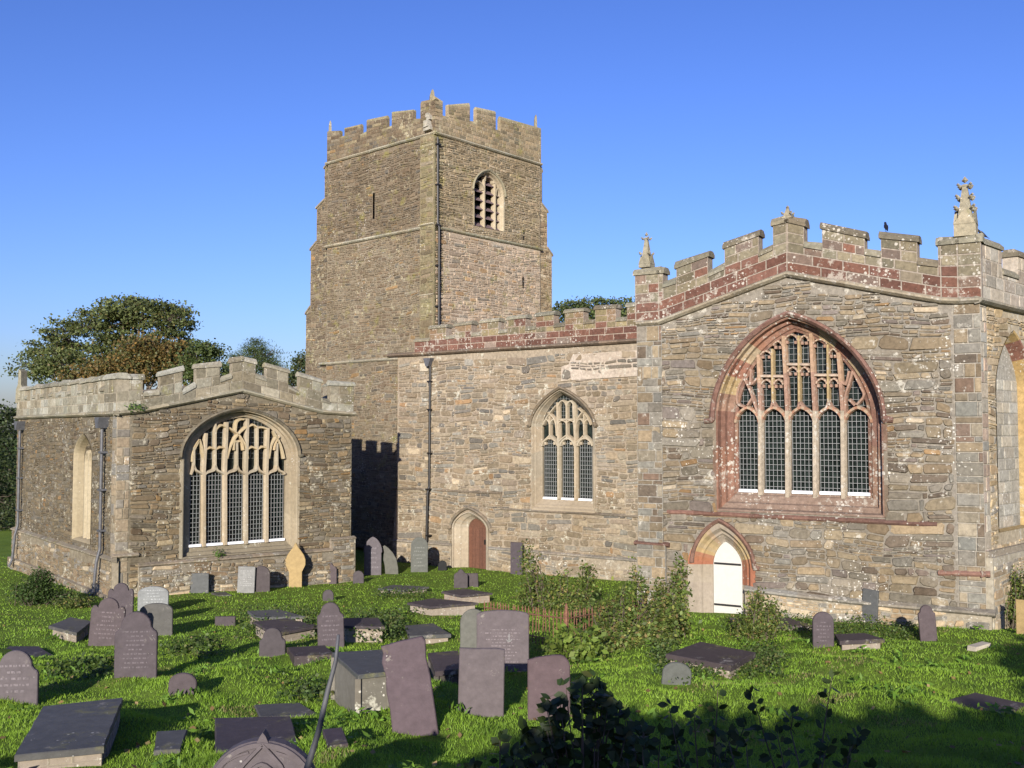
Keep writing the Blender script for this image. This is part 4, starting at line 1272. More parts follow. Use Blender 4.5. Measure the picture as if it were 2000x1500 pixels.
# south wall
s_w = CS.at(33, 900)[0]
zsw = CS.at(210, 811)[1]
cn_l, cn_r = CS.at(143, 1000)[0], CS.at(179, 1000)[0]
cn_o = arch(cn_l, cn_r, CS.at(160, 1058)[1], CS.at(145, 890)[1], CS.at(160, 847)[1], .3, 8)
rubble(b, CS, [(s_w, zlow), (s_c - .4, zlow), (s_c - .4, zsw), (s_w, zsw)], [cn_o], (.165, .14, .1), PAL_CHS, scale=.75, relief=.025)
b.poly(CS, [(s_c - .4, zlow), (s_c, zlow), (s_c, zsw), (s_c - .4, zsw)], [], -.001, (.3, .26, .19))
z = zlow
while z < zsw - .05:
    h = min(rnd.uniform(.22, .4), zsw - z)
    ashlar_row(b, CS, s_c - .4, s_c, lambda s: z, lambda s: z + h, [(2, GRY), (2, (.33, .27, .19)), (1, (.27, .22, .15))], .2, .4, relief=.018)
    z += h
pl1 = CS.at(110, 1061)[1]; pl2 = CS.at(120, 1123)[1]
for zt_, dd, pal in ((pl1, .1, PAL_CH), (pl2, .24, PAL_CH)):
    q = [(s_w - .1, zlow), (s_c + .1, zlow), (s_c + .1, zt_), (s_w - .1, zt_)]
    b.hexa(CS, q, -.1, dd, (.36, .31, .23))
    rubble(b, CS, q, [], (.25, .215, .155), [(3, (.25, .2, .13)), (.5, CRM), (2, GRY), (2, BRN)], d0=dd + .002, scale=.8, relief=.03)
b.hexa(CE, [(.3, zlow), (SE - .03, zlow), (SE - .03, e_str[-1][1] + .3), (e_str[2][0], e_str[2][1] + .4), (.3, ctop(.3) + .3)], -(s_c - s_w) + .1, -.5, (.24, .2, .14))
b.box(CS, s_w, s_w + .3, zlow, zsw + .1, -5, -.005, (.24, .2, .14))
b.box(CS, s_w + .2, s_c - .6, zlow, zsw + .1, -.8, -.4, (.24, .2, .14))
b.box(CE, SE - .3, SE - .022, zlow, e_str[-1][1], -.6, -.01, (.26, .22, .16))
cwall = b.build('wall', M['chapel'], chapel)
# parapets
b = B()
zc8 = Z(0, 540, 3.125)
def cm(a, c):
    p = CE.at(*zc8(*a), .04); q = CE.at(*zc8(*c), .04)
    return (p[0], q[0], p[1], q[1])
cmers = [cm((712, 592), (876, 590)), cm((976, 576), (1115, 545)), cm((1196, 530), (1344, 520)), cm((1416, 496), (1482, 486)), cm((1482, 486), (1560, 506)), cm((1626, 524), (1760, 560)), cm((1828, 582), (1962, 620))]
em = CE.at(645, 741, .04)
cmers.append((em[0], SE + .04, em[1] - .05, em[1] - .05))
cmers[0] = (-.05, cmers[0][1], cmers[0][2], cmers[0][2])
cf = [((878, 700), (975, 690)), ((1115, 690), (1196, 645)), ((1344, 615), (1416, 590)), ((1560, 590), (1626, 612)), ((1760, 655), (1828, 692)), ((1962, 735), (2015, 752))]
cfl = []
od = [0, 1, 2, 4, 5, 6]
for k, (a, c) in enumerate(cf):
    p = CE.at(*zc8(*a), .04); q = CE.at(*zc8(*c), .04)
    cfl.append((cmers[od[k]][1], cmers[od[k] + 1][0], p[1], q[1]))
cbase = [(s, z + .1) for s, z in e_str]; cbase[0] = (-.05, cbase[0][1]); cbase[-1] = (SE + .04, cbase[-1][1])
parapet(b, CE, cbase, cmers, cfl, PAL_PALE, (.3, .265, .2), dface=.04, thick=.2, course=.3, cap_pal=PAL_PALEC, cap_h=.17, over=.045, wmin=.4, wmax=.7, rough=.025)
zmt = cmers[0][2]
sm_, sf_ = [], []
s_left = s_w - .05
x = s_c + .05
sm_.append((x - 1.25, x, zmt, zmt)); x -= 1.25
while x > s_left + 1.2:
    gsz = .42
    sf_.append((x - gsz, x, zmt - .36, zmt - .36)); x -= gsz
    w_ = min(rnd.uniform(.75, .9), x - s_left)
    sm_.append((x - w_, x, zmt + rnd.uniform(-.03, .03), zmt)); x -= w_
sf_.append((s_left, x, zmt - .36, zmt - .36))
parapet(b, CS, [(s_left, zsw + .1), (s_c + .05, zsw + .1)], sm_, sf_, PAL_PALE[:1] + PAL_PALEC, (.38, .34, .26), dface=.04, course=.3, cap_pal=PAL_PALEC, cap_h=.16, over=.06, wmin=.4, wmax=.7, rough=.03)
b.build('parapet', M['pale'], chapel)
b = B()
string_part(chapel, M['pale'], CE, [(s, z + .05) for s, z in [(-.12, e_str[0][1])] + e_str[1:-1] + [(SE + .1, e_str[-1][1])]], (.33, .3, .22), .9, 1.3)
string_part(chapel, M['pale'], CS, [(s_left - .05, zsw + .05), (s_c + .14, zsw + .05)], (.33, .3, .22), .9, 1.3)
string_part(chapel, M['pale'], CE, [(cpz[0][0], cpz[1][1] + .05), (k1, cpz[1][1] + .05)], (.26, .22, .17), .9, 1.5)
string_part(chapel, M['pale'], CE, [(k1, cpz[1][1] + .05), (k1, z_hi + .03)], (.26, .22, .17), .7, 1.2)
string_part(chapel, M['pale'], CE, [(k1 - .05, z_hi + .03), (SE + .12, z_hi + .03)], (.26, .22, .17), .8, 1.4)
string_part(chapel, M['pale'], CE, [(-.1, CE.at(235, 1086)[1]), (cpz[0][0], CE.at(235, 1086)[1])], (.3, .26, .2), .8, 1.2)
string_part(chapel, M['pale'], CS, [(s_w - .1, pl1 + .05), (s_c + .15, pl1 + .05)], (.26, .225, .17), .9, 1.5)

# level north parapet: it throws the battlement-shaped shadow on the tower
CN = Frame(CE.P(SE, 0)[:2], math.atan2(.7815, -.624))
nm, nf = [], []
x = -.02
while x < 6.5:
    nm.append((x, x + .78, zmt, zmt)); nf.append((x + .78, x + 1.22, zmt - .5, zmt - .5)); x += 1.22
nb = B()
parapet(nb, CN, [(-.02, zsw + .1), (x, zsw + .1)], nm, nf, PAL_PALE, (.3, .265, .2), dface=.0, thick=.16, course=.3, cap_pal=PAL_PALEC, cap_h=.12, over=.02, rough=.02)
nb.build('parapet', M['pale'], chapel)
# corner pinnacle, far left
p = CS.at(44, 768)
b = B(); f2 = Frame(CS.P(s_w + .2, 0, -.1)[:2], R(-20)); zz0, zz1 = zmt - .15, CS.at(44, 724)[1]
b.hexa(f2, [(-.2, zz0 - .5), (.2, zz0 - .5), (.18, zz0 + .05), (.09, zz0 + .25), (.07, zz1), (-.05, zz1 + .08), (-.08, zz0 + .28), (-.18, zz0 + .05)], -.16, .16, (.28, .26, .19))
b.build('pinnacle', M['pale'], chapel)

# chapel east window
b = B()
jc = [jit((.37, .315, .225), .12) for _ in c_o]
jc[-1] = (.27, .235, .17)
b.loft(CE, ringed(grow(c_o, .1), c_o, [(0, -.01), (.02, .036), (1, .036)]), jc)
b.loft(CE, ringed(c_o, c_i, [(0, .036), (.1, .02), (.14, -.17), (.45, -.18), (.5, -.27), (1, DC), (1, DC - .14)]), jc)
def TC(lst, sm=True):
    p = pts(CE, zcz, lst, DC)
    return smooth(p) if sm and len(p) > 2 else p
cm_ = PALE
for l in ([(277, 1390), (277, 690), (298, 320)], [(478, 1375), (478, 690), (494, 215)], [(676, 1365), (676, 690), (690, 180)], [(869, 1350), (869, 690), (882, 270)]):
    lo, mi, hi = TC(l, False)
    b.sweep(CE, [lo, mi], MULL(.17, DC - .001, .12), jit(cm_, .05)); b.sweep(CE, [mi, hi], MULL(.15, DC - .003, .12), jit(cm_, .05))
ce = [145, 277, 478, 676, 869, 1045]
clights = []
z_cs = c_i[0][1]
mini = [183, 385, 590, 782, 968]
for i in range(5):
    a, c = ce[i] + (26 if i else 8), ce[i + 1] - (26 if i < 4 else 8)
    pa = CE.at(*zcz(a, 715 - i * 3), DC); pc = CE.at(*zcz(c, 715 - i * 3), DC); pt = CE.at(*zcz((a + c) / 2, 682 - i * 3), DC)
    clights.append(arch(pa[0], pc[0], z_cs, pa[1], pt[1], .1, 6))
    m_x = mini[i]
    b.sweep(CE, TC([(ce[i] + 6, 712), (a + 8, 690), (m_x - 12, 668), (m_x, 625)]), MULL(.1, DC - .005, .12), jit(cm_, .06))
    b.sweep(CE, TC([(ce[i + 1] - 6, 708), (c - 8, 690), (m_x + 18, 668), (m_x, 625)]), MULL(.1, DC - .005, .12), jit(cm_, .06))
    b.sweep(CE, TC([(m_x, 640), (m_x, [455, 230, 405, 250, 415][i])], False), MULL(.09, DC - .006, .12), jit(cm_, .06))
for l in ([(165, 590), (175, 500), (235, 380)], [(285, 600), (262, 470), (235, 380)], [(183, 460), (205, 420), (235, 380)],
          [(495, 560), (530, 440), (600, 330), (680, 260)], [(690, 560), (670, 440), (600, 330), (515, 270)],
          [(560, 480), (565, 400), (590, 400)], [(650, 480), (630, 400), (590, 400)],
          [(890, 560), (915, 430), (970, 345)], [(1035, 560), (1000, 430), (930, 300)], [(940, 480), (950, 420), (985, 350)],
          [(300, 470), (340, 455), (385, 470), (430, 452), (485, 465)], [(690, 470), (730, 450), (782, 468), (825, 448), (875, 462)],
          [(385, 330), (395, 280), (440, 245), (480, 260)], [(575, 300), (585, 220), (620, 190), (655, 190)], [(690, 260), (740, 240), (782, 265), (830, 265), (875, 280)]):
    b.sweep(CE, TC(l), MULL(.09, DC - .008, .12), jit((.5, .4, .25), .08))
cwin = b.build('window', M['dressed'], chapel)
cwin['label'] = 'broad cream five-light window with interlaced tracery'
b = B(); b.poly(CE, grow(c_i, .04), [], DC - .15, (0, 0, 0)); b.build('glass', M['glass'], cwin)
b = B(); grille(b, CE, clights, DC - .03, .115, .158, .016, (.5, .5, .5))
up = [p for p in c_i if p[1] > c_i[3][1] - .01]
grille(b, CE, [up], DC - .1, .13, .17, .008, (.4, .4, .4)); b.build('guard', M['guard'], cwin)
b = B()
for l in clights:
    b.hexa(CE, [(l[0][0] - .03, z_cs - .02), (l[-1][0] + .03, z_cs - .02), (l[-1][0] + .03, z_cs + .06), (l[0][0] - .03, z_cs + .06)], DC - .1, DC + .07, (.8, .8, .8))
b.build('sill', M['whitesill'], cwin)
b = B()
hl = CE.at(*zcz(66, 545)); hr = CE.at(*zcz(1178, 525)); ha = CE.at(*zcz(640, 88))
hood = archline(hl[0], hr[0], (hl[1] + hr[1]) / 2, ha[1], .12, 14, s_apex=ha[0])
hood = [(hood[0][0] - .12, hood[0][1] - .03), (hood[0][0] - .01, hood[0][1] - .02)] + hood + [(hood[-1][0] + .01, hood[-1][1] - .02), (hood[-1][0] + .13, hood[-1][1] - .03)]
b.sweep(CE, hood, [(-.05, -.02), (-.04, .09), (.02, .14), (.06, .09), (.07, -.02)], [jit((.17, .15, .11), .15) for _ in range(6)])
b.build('hood_mould', M['dressed'], cwin)
# narrow south window, blocked with cream stone
b = B()
cn_i = grow(cn_o, -.12); cn_i = [(s, max(z, cn_o[0][1] + .1)) for s, z in cn_i]
b.loft(CS, ringed(cn_o, cn_i, [(0, .03), (.2, .0), (.6, -.1), (1, -.3)]), [(.4, .34, .23)])
b.poly(CS, cn_o, [], -.3, (.45, .38, .26))
wl = (cn_l + cn_r) / 2
for k in (-1, 0, 1):
    b.sweep(CS, [(wl + k * .42, cn_o[0][1]), (wl + k * .42, cn_o[3][1] - .2)], MULL(.14, -.27, .05), (.5, .43, .3))
for k in (-.21, .21):
    b.sweep(CS, archline(wl + k - .21, wl + k + .21, cn_o[3][1] - .25, cn_o[3][1] + .15, .2, 5), MULL(.1, -.272, .05), (.5, .43, .3))
sw2 = b.build('window', M['dressed'], chapel)
sw2['label'] = 'narrow cream pointed window in the side wall'
b = B()
for k in (-.21, .21):
    b.box(CS, wl + k - .1, wl + k + .1, cn_o[0][1] + .25, cn_o[3][1] - .25, -.3, -.285, (.5, .5, .45))
b.build('glass', M['lead'], sw2)
# downpipes of the chapel
for lb, sa, hop, seq in (('downpipe by the chapel corner', 196, 824, [(197, 835), (192, 1128), (184, 1185)]), ('downpipe at the far end of the chapel', 37, 830, [(37, 840), (28, 1090)])):
    b = B(); ss = [CS.at(x, y, .2) for x, y in seq]
    b.tube([CS.P(ss[0][0], ss[0][1], .16), CS.P(ss[0][0], pl1 + .3, .16), CS.P(ss[0][0], pl1 - .1, .26), CS.P(ss[0][0], pl2, .34), CS.P(ss[-1][0] if len(ss) > 2 else ss[0][0], .0, .46)], .05, n=8, col=(.12, .12, .13))
    for kz in (.9, 2.2, 3.4, 4.4):
        b.box(CS, ss[0][0] - .11, ss[0][0] + .11, pl1 + kz - .03, pl1 + kz + .03, -.01, .24, (.12, .12, .13)) if pl1 + kz < zsw - .4 else None
    dpp = b.build('downpipe', M['lead'], chapel); dpp['label'] = lb
    b = B(); h = CS.at(sa, hop, .2); b.hexa(CS, [(ss[0][0] - .1, h[1] - .2), (ss[0][0] + .1, h[1] - .2), (ss[0][0] + .24, h[1] + .15), (ss[0][0] - .24, h[1] + .15)], .0, .34, (.12, .12, .13))
    b.build('hopper', M['lead'], dpp)

# ------------------------------------------------------------------ ground and grass
rng = np.random.default_rng(5)
def ground_mat():
    m, nt, bs = nodes_of('turf_soil')
    tc = N(nt, 'ShaderNodeTexCoord'); co = tc.outputs['Object']
    n1 = N(nt, 'ShaderNodeTexNoise', Scale=1.3, Detail=6.0, Roughness=.65); nt.links.new(co, n1.inputs['Vector'])
    n2 = N(nt, 'ShaderNodeTexNoise', Scale=30.0, Detail=3.0); nt.links.new(co, n2.inputs['Vector'])
    c = ramp(nt, n1.outputs[0], .35, .7, (.085, .14, .018), (.14, .2, .03))
    c = mixc(nt, 1.0, c, ramp(nt, n2.outputs[0], .3, .7, (.6, .6, .6), (1.3, 1.3, 1.2)), 'MULTIPLY')
    nt.links.new(c, bs.inputs['Base Color']); bs.inputs['Roughness'].default_value = 1.0; bs.inputs['Specular IOR Level'].default_value = .1
    return m
xs = np.unique(np.concatenate([np.arange(-26, 26.01, .25), np.linspace(-400, -26, 24), np.linspace(26, 400, 24)]))
ys = np.unique(np.concatenate([np.arange(-12, 46.01, .25), np.linspace(-60, -12, 12), np.linspace(46, 900, 40)]))
X, Y = np.meshgrid(xs, ys)
ZZ = g_np(X.ravel(), Y.ravel())
nx = len(xs)
I, J = np.meshgrid(np.arange(len(ys) - 1), np.arange(nx - 1), indexing='ij')
base_i = (I * nx + J).ravel()
fc = np.stack([base_i, base_i + 1, base_i + nx + 1, base_i + nx], 1)
me = bpy.data.meshes.new('ground')
me.from_pydata(np.stack([X.ravel(), Y.ravel(), ZZ], 1).tolist(), [], fc.tolist())
me.materials.append(ground_mat()); me.shade_smooth()
go = bpy.data.objects.new('ground', me); C.objects.link(go); tag(go, kind='structure')

BUILD_POLY = [TR.P(-.1, 0, 0)[:2], TR.P(S_TE, 0, 0)[:2], TE.P(TEW, 0, 0)[:2], (30, 60), (-20, 70), CS.P(s_w, 0, 0)[:2], CS.P(s_c, 0, .1)[:2], CE.P(SE, 0, .05)[:2], TS.P(1, 0)[:2], NV.P(-.2, 0, .05)[:2], NV.P(11.6, 0, .05)[:2]]
def in_poly_np(poly, x, y):
    r = np.zeros(len(x), bool); n = len(poly); j = n - 1
    for i in range(n):
        xi, yi = poly[i]; xj, yj = poly[j]
        c = ((yi > y) != (yj > y)) & (x < (xj - xi) * (y - yi) / ((yj - yi) or 1e-9) + xi)
        r ^= c; j = i
    return r
CLEAR = []           # ground polygons kept free of long grass (slabs)
def grass(n):
    u = rng.random(n)
    d0, d1 = 5.5, 46.0
    d = 1 / (1 / d0 + u * (1 / d1 - 1 / d0))
    x = (rng.random(n) * 2 - 1) * (d * .56 + 1.0)
    keep = ~in_poly_np(BUILD_POLY, x, d)
    for p in CLEAR:
        keep &= ~in_poly_np(p, x, d)
    x, d = x[keep], d[keep]; n = len(x)
    z = g_np(x, d)
    tuft = np.clip(np.sin(x * 2.1 + 1.7 * np.sin(d * 1.3)) * np.sin(d * 1.9 + 1.1 * np.sin(x * .8)) + .35 * np.sin(x * 6.1 + d * 4.7), -1, 1)
    h = (.028 + .035 * np.clip(tuft, 0, 1) ** 2 + .022 * rng.random(n)) * (1 + .35 * (rng.random(n) > .93)) * np.clip(1.15 - d / 90, .7, 1.15)
    w = np.clip(.00046 * d, .0035, .03) * (.7 + .7 * rng.random(n))
    az = rng.random(n) * 2 * np.pi
    lean = h * (.25 + .75 * rng.random(n)); la = rng.random(n) * 2 * np.pi
    bx, by = np.cos(az) * w, np.sin(az) * w
    P = np.zeros((n, 3, 3))
    P[:, 0] = np.stack([x - bx, d - by, z - .01], 1); P[:, 1] = np.stack([x + bx, d + by, z - .01], 1)
    P[:, 2] = np.stack([x + np.cos(la) * lean, d + np.sin(la) * lean, z + h], 1)
    c = np.array([.245, .42, .045])[None] * (.72 + .5 * rng.random((n, 1)))
    mixv = np.clip(.5 + .5 * np.sin(x * .9 + 2 * np.sin(d * .5)) * np.sin(d * .7 + x * .4), 0, 1)[:, None]
    c = c * (1 - .5 * mixv) + np.array([.33, .48, .05]) * .5 * mixv * (.8 + .4 * rng.random((n, 1)))
    dk = np.clip(1.6 * np.sin(x * 2.3 + 2.2 * np.sin(d * 1.1 + .4)) * np.sin(d * 2.6 + 1.8 * np.sin(x * 1.4)) - .5, 0, 1)[:, None]
    c = c * (1 - .5 * dk) + np.array([.07, .14, .02]) * .5 * dk
    dry = ((np.sin(x * 1.7 + 3 * np.sin(d * .9)) * np.sin(d * 1.5 + 2 * np.sin(x * .6))) > .72) & (rng.random(n) > .5)
    c[dry] = np.array([.3, .26, .11]) * (.7 + .6 * rng.random((dry.sum(), 1)))
    return P.reshape(-1, 3), c

# ------------------------------------------------------------------ foliage
def leaf_quads(cen, size, cols, up=.4, aspect=.62, direction=None, seed=1):
    r = np.random.default_rng(seed)
    n = len(cen)
    nr = r.normal(size=(n, 3)); nr[:, 2] += up * 2
    nr[:, 1] -= .35
    nr /= np.linalg.norm(nr, axis=1)[:, None]
    t = r.normal(size=(n, 3)) if direction is None else direction + .3 * r.normal(size=(n, 3))
    t -= nr * (t * nr).sum(1)[:, None]
    t /= np.linalg.norm(t, axis=1)[:, None] + 1e-9
    s = np.cross(nr, t)
    L = size[:, None]
    P = np.stack([cen - t * L * .5, cen - s * L * aspect * .5 + t * L * .02, cen + t * L * .5, cen + s * L * aspect * .5 + t * L * .02], 1)
    return P.reshape(-1, 3), cols
def leaf_cols(n, pal, seed, var=.3):
    r = np.random.default_rng(seed)
    w = np.array([p[0] for p in pal], float); w /= w.sum()
    idx = r.choice(len(pal), n, p=w)
    c = np.array([p[1] for p in pal])[idx]
    return c * (1 - var + 2 * var * r.random((n, 1)))

def plant(name, label, cat, base, blobs, n, size, pal, seed, group=None, stems=6, up=.4, kind=None, mat='leaf', stem_col=(.09, .075, .045)):
    """blobs: (dx,dy,dz,rx,ry,rz,weight) round the base; leaves fill them in small sprays"""
    r = np.random.default_rng(seed)
    root = empty(name, tuple(base), label, cat, group)
    w = np.array([q[6] for q in blobs], float); w /= w.sum()
    cen = []; sprays = []; shade = []
    b = B()
    bx = np.array(base, float)
    per = 30
    for k in range(max(3, n // per)):
        q = blobs[r.choice(len(blobs), p=w)]
        v = r.normal(size=3); v /= np.linalg.norm(v)
        rad = 1.06 * r.random() ** .48
        e = bx + np.array(q[:3]) + v * rad * np.array(q[3:6])
        fr_ = r.uniform(.2, .85); f0 = np.array([bx[0] + (e[0] - bx[0]) * fr_ + r.normal() * .1, bx[1] + (e[1] - bx[1]) * fr_ + r.normal() * .1, 0.0])
        f0[2] = g(f0[0], f0[1])
        e[2] = max(e[2], f0[2] + .12)
        hgt = e[2] - f0[2]
        mid = (f0 + e) / 2 + np.array([r.normal() * .06, r.normal() * .06, hgt * .14])
        sprays.append(e)
        if k % 2 == 0 or n < 900:
            b.tube([f0 - [0, 0, .05], mid, e], .009 + .006 * hgt, .003, 4, stem_col, cap=False)
        t = (.28 + .75 * r.random((per, 1)) ** .8)
        p_ = (1 - t) ** 2 * f0 + 2 * t * (1 - t) * mid + t * t * e
        fan = (size * 1.5 * (1.25 - .55 * t))
        cen.append(p_ + r.normal(size=(per, 3)) * fan * np.array([1, 1, .75]))
        shade.append(np.full(per, .65 + .7 * r.random()))
    cen = np.concatenate(cen); shade = np.concatenate(shade)[:, None]
    gz = g_np(cen[:, 0], cen[:, 1]) + .015
    cen[:, 2] = np.maximum(cen[:, 2], gz)
    sz = size * (.55 + 1.0 * r.random(len(cen)) ** 1.5)
    cols = leaf_cols(len(cen), pal, seed + 1)
    V, c = leaf_quads(cen, sz, cols * shade, up, seed=seed + 2)
    np_mesh('foliage', V, 4, c, M[mat], root, tuple(base))
    b.build('stem', M['bark'], root)
    return root

def tree(name, label, base, trunk_h, trunk_r, lobes, clusters, per, lsize, pal, seed, group=None, flat=.45, spread=1.0, cat='tree', shell=.55, needle=False):
    r = np.random.default_rng(seed)
    root = empty(name, tuple(base), label, cat, group)
    base = np.array(base, float)
    fork = base + np.array([0, 0, trunk_h])
    b = B()
    b.tube([base + [0, 0, -.3], base + [.05, 0, trunk_h * .5], fork], trunk_r, trunk_r * .7, 9, (.1, .085, .065))
    w = np.array([q[3] * q[4] * q[5] for q in lobes]) ** .67; w /= w.sum()
    cl = []
    hubs = []
    for q in lobes:
        hub = base + np.array(q[:3])
        hubs.append(hub)
        m = (fork + hub) / 2 + r.normal(size=3) * .35 + np.array([0, 0, .3])
        b.tube([fork - [0, 0, .3], m, hub], trunk_r * .42, trunk_r * .14, 6, (.1, .085, .065))
    for k in range(clusters):
        i = r.choice(len(lobes), p=w); q = lobes[i]
        v = r.normal(size=3); v[2] = v[2] * .8 + .25; v /= np.linalg.norm(v)
        c = base + np.array(q[:3]) + v * np.array(q[3:6]) * (shell + (1 - shell) * r.random() ** .6)
        cl.append(c)
        if k % 2 == 0:
            m = (hubs[i] + c) / 2 + r.normal(size=3) * .2
            b.tube([hubs[i], m, c], trunk_r * .1, trunk_r * .03, 4, (.1, .085, .065), cap=False)
    b.build('trunk', M['bark'], root)
    cl = np.array(cl)
    cen = np.repeat(cl, per, 0) + r.normal(size=(clusters * per, 3)) * np.array([1, 1, flat]) * spread * np.repeat(.5 + .7 * r.random(clusters), per)[:, None]
    sz = lsize * (.6 + .8 * r.random(len(cen)))
    cols = 1.7 * leaf_cols(len(cen), pal, seed + 1, .25) * np.repeat(.7 + .6 * r.random(clusters), per)[:, None]
    V, c = leaf_quads(cen, sz, cols, .45, .2 if needle else .7, seed=seed + 2)
    np_mesh('crown', V, 4, c, M['leaf'], root, tuple(base))
    return root

def far(px, d):
    x = (px - 1000) / F * d
    return (x, d, g(x, d))
def zat(py, d): return EYE + (843 - py) / F * d

SYC = [(4, (.072, .09, .03)), (2, (.092, .108, .036)), (2, (.055, .068, .027)), (.5, (.11, .09, .033))]
def L(b0, d, px, py, rx, rz, dy=0):
    return ((px - 1000) / F * d - b0[0], dy, zat(py, d) - b0[2], rx, rx * .8, rz)
b0 = far(235, 78)
tree('sycamore_tree', 'broad olive-green sycamore spreading behind the chapel parapet', b0, 5.5, .38,
     [L(b0, 78, 270, 622, 3.2, 1.7), L(b0, 78, 190, 640, 2.8, 1.7, 1), L(b0, 78, 330, 630, 2.0, 1.6, -1), L(b0, 78, 120, 655, 1.9, 1.3), L(b0, 78, 90, 690, 2.0, 1.5, 1), L(b0, 78, 70, 722, 1.3, 1.0, -1), L(b0, 78, 240, 605, 2.4, 1.0), L(b0, 78, 150, 720, 2.4, 1.6, -2),
      L(b0, 78, 355, 670, 1.3, 1.5), L(b0, 78, 230, 690, 3, 1.6, 1), L(b0, 78, 300, 700, 2.6, 1.4)],
     640, 56, .21, SYC, 21, 'trees behind the church', .32, .46)
b0 = far(265, 66)
tree('autumn_tree', 'orange-brown autumn tree close behind the chapel parapet', b0, 4.5, .3,
     [L(b0, 66, 285, 700, 1.9, 1.2), L(b0, 66, 330, 705, 1.6, 1.2, 1), L(b0, 66, 215, 722, 1.7, .8), L(b0, 66, 310, 680, 1.2, .8, -.5), L(b0, 66, 350, 725, 1.4, 1.1), L(b0, 66, 160, 735, 1.2, .6), L(b0, 66, 240, 735, 2.2, .9, -.5)],
     250, 62, .18, [(3, (.125, .08, .025)), (3, (.1, .078, .026)), (3, (.07, .076, .026)), (.6, (.16, .1, .028))], 33, 'trees behind the church', .5, .5)
b0 = far(395, 62)
tree('green_tree', 'dark green tree between the autumn tree and chapel gable', b0, 4, .25,
     [L(b0, 62, 390, 700, 1.1, .9), L(b0, 62, 415, 728, 1.3, .9), L(b0, 62, 370, 735, 1.1, .9), L(b0, 62, 405, 680, .6, .5)],
     110, 55, .16, [(3, (.052, .075, .022)), (2, (.075, .095, .026)), (1, (.04, .055, .02))], 41, 'trees behind the church', .4, .4)
b0 = far(492, 72)
tree('pine_tree', 'bluish green pine with tufted top behind the chapel gable', b0, 6, .28,
     [L(b0, 72, 497, 680, .8, .7), L(b0, 72, 478, 698, 1.1, .6), L(b0, 72, 518, 695, 1.0, .6), L(b0, 72, 500, 715, 1.7, .7), L(b0, 72, 530, 725, 1.2, .5), L(b0, 72, 460, 728, 1.2, .7)],
     150, 80, .2, [(3, (.046, .066, .022)), (2, (.06, .08, .027)), (1, (.034, .048, .019))], 52, 'trees behind the church', .5, .38, needle=True)
b0 = far(585, 68)
tree('dark_tree', 'small dark tree beside the tower foot', b0, 5, .2,
     [L(b0, 68, 588, 722, .9, .9), L(b0, 68, 575, 742, .9, .7), L(b0, 68, 598, 745, .8, .8), L(b0, 68, 592, 705, .5, .5)],
     80, 50, .16, [(3, (.04, .06, .024)), (2, (.065, .07, .028))], 61, 'trees behind the church', .5, .35)
b0 = far(1165, 98)
tree('far_tree', 'distant green tree seen over the nave battlements', b0, 9, .4,
     [L(b0, 98, 1110, 612, 1.9, 1.1), L(b0, 98, 1160, 604, 2.2, 1.3), L(b0, 98, 1215, 606, 1.9, 1.2), L(b0, 98, 1140, 620, 2, 1.1), L(b0, 98, 1190, 622, 2, 1.2), L(b0, 98, 1090, 620, 1.2, .8), L(b0, 98, 1240, 618, 1.6, 1.0)],
     170, 50, .24, [(3, (.06, .085, .028)), (2, (.085, .1, .035)), (1, (.045, .06, .024))], 71, 'trees behind the church', .4, .5)
for k, (px, d, top, rx, seed) in enumerate(((-25, 58, 770, 2.0, 81), (5, 66, 800, 1.6, 82))):
    b0 = far(px, d)
    tree('yew_tree', ['dark evergreen at the left edge beyond the chapel', 'lower dark evergreen touching the chapel corner'][k], b0, 1.2, .3,
         [L(b0, d, px, top + 60, rx * .8, 1.6), L(b0, d, px + 5, top + 130, rx, 2), L(b0, d, px - 5, top + 200, rx * 1.2, 2), L(b0, d, px + 5, top + 280, rx * 1.2, 2)],
         190, 60, .17, [(3, (.028, .042, .016)), (1, (.05, .065, .022))], seed, 'trees behind the church', .6, .45)

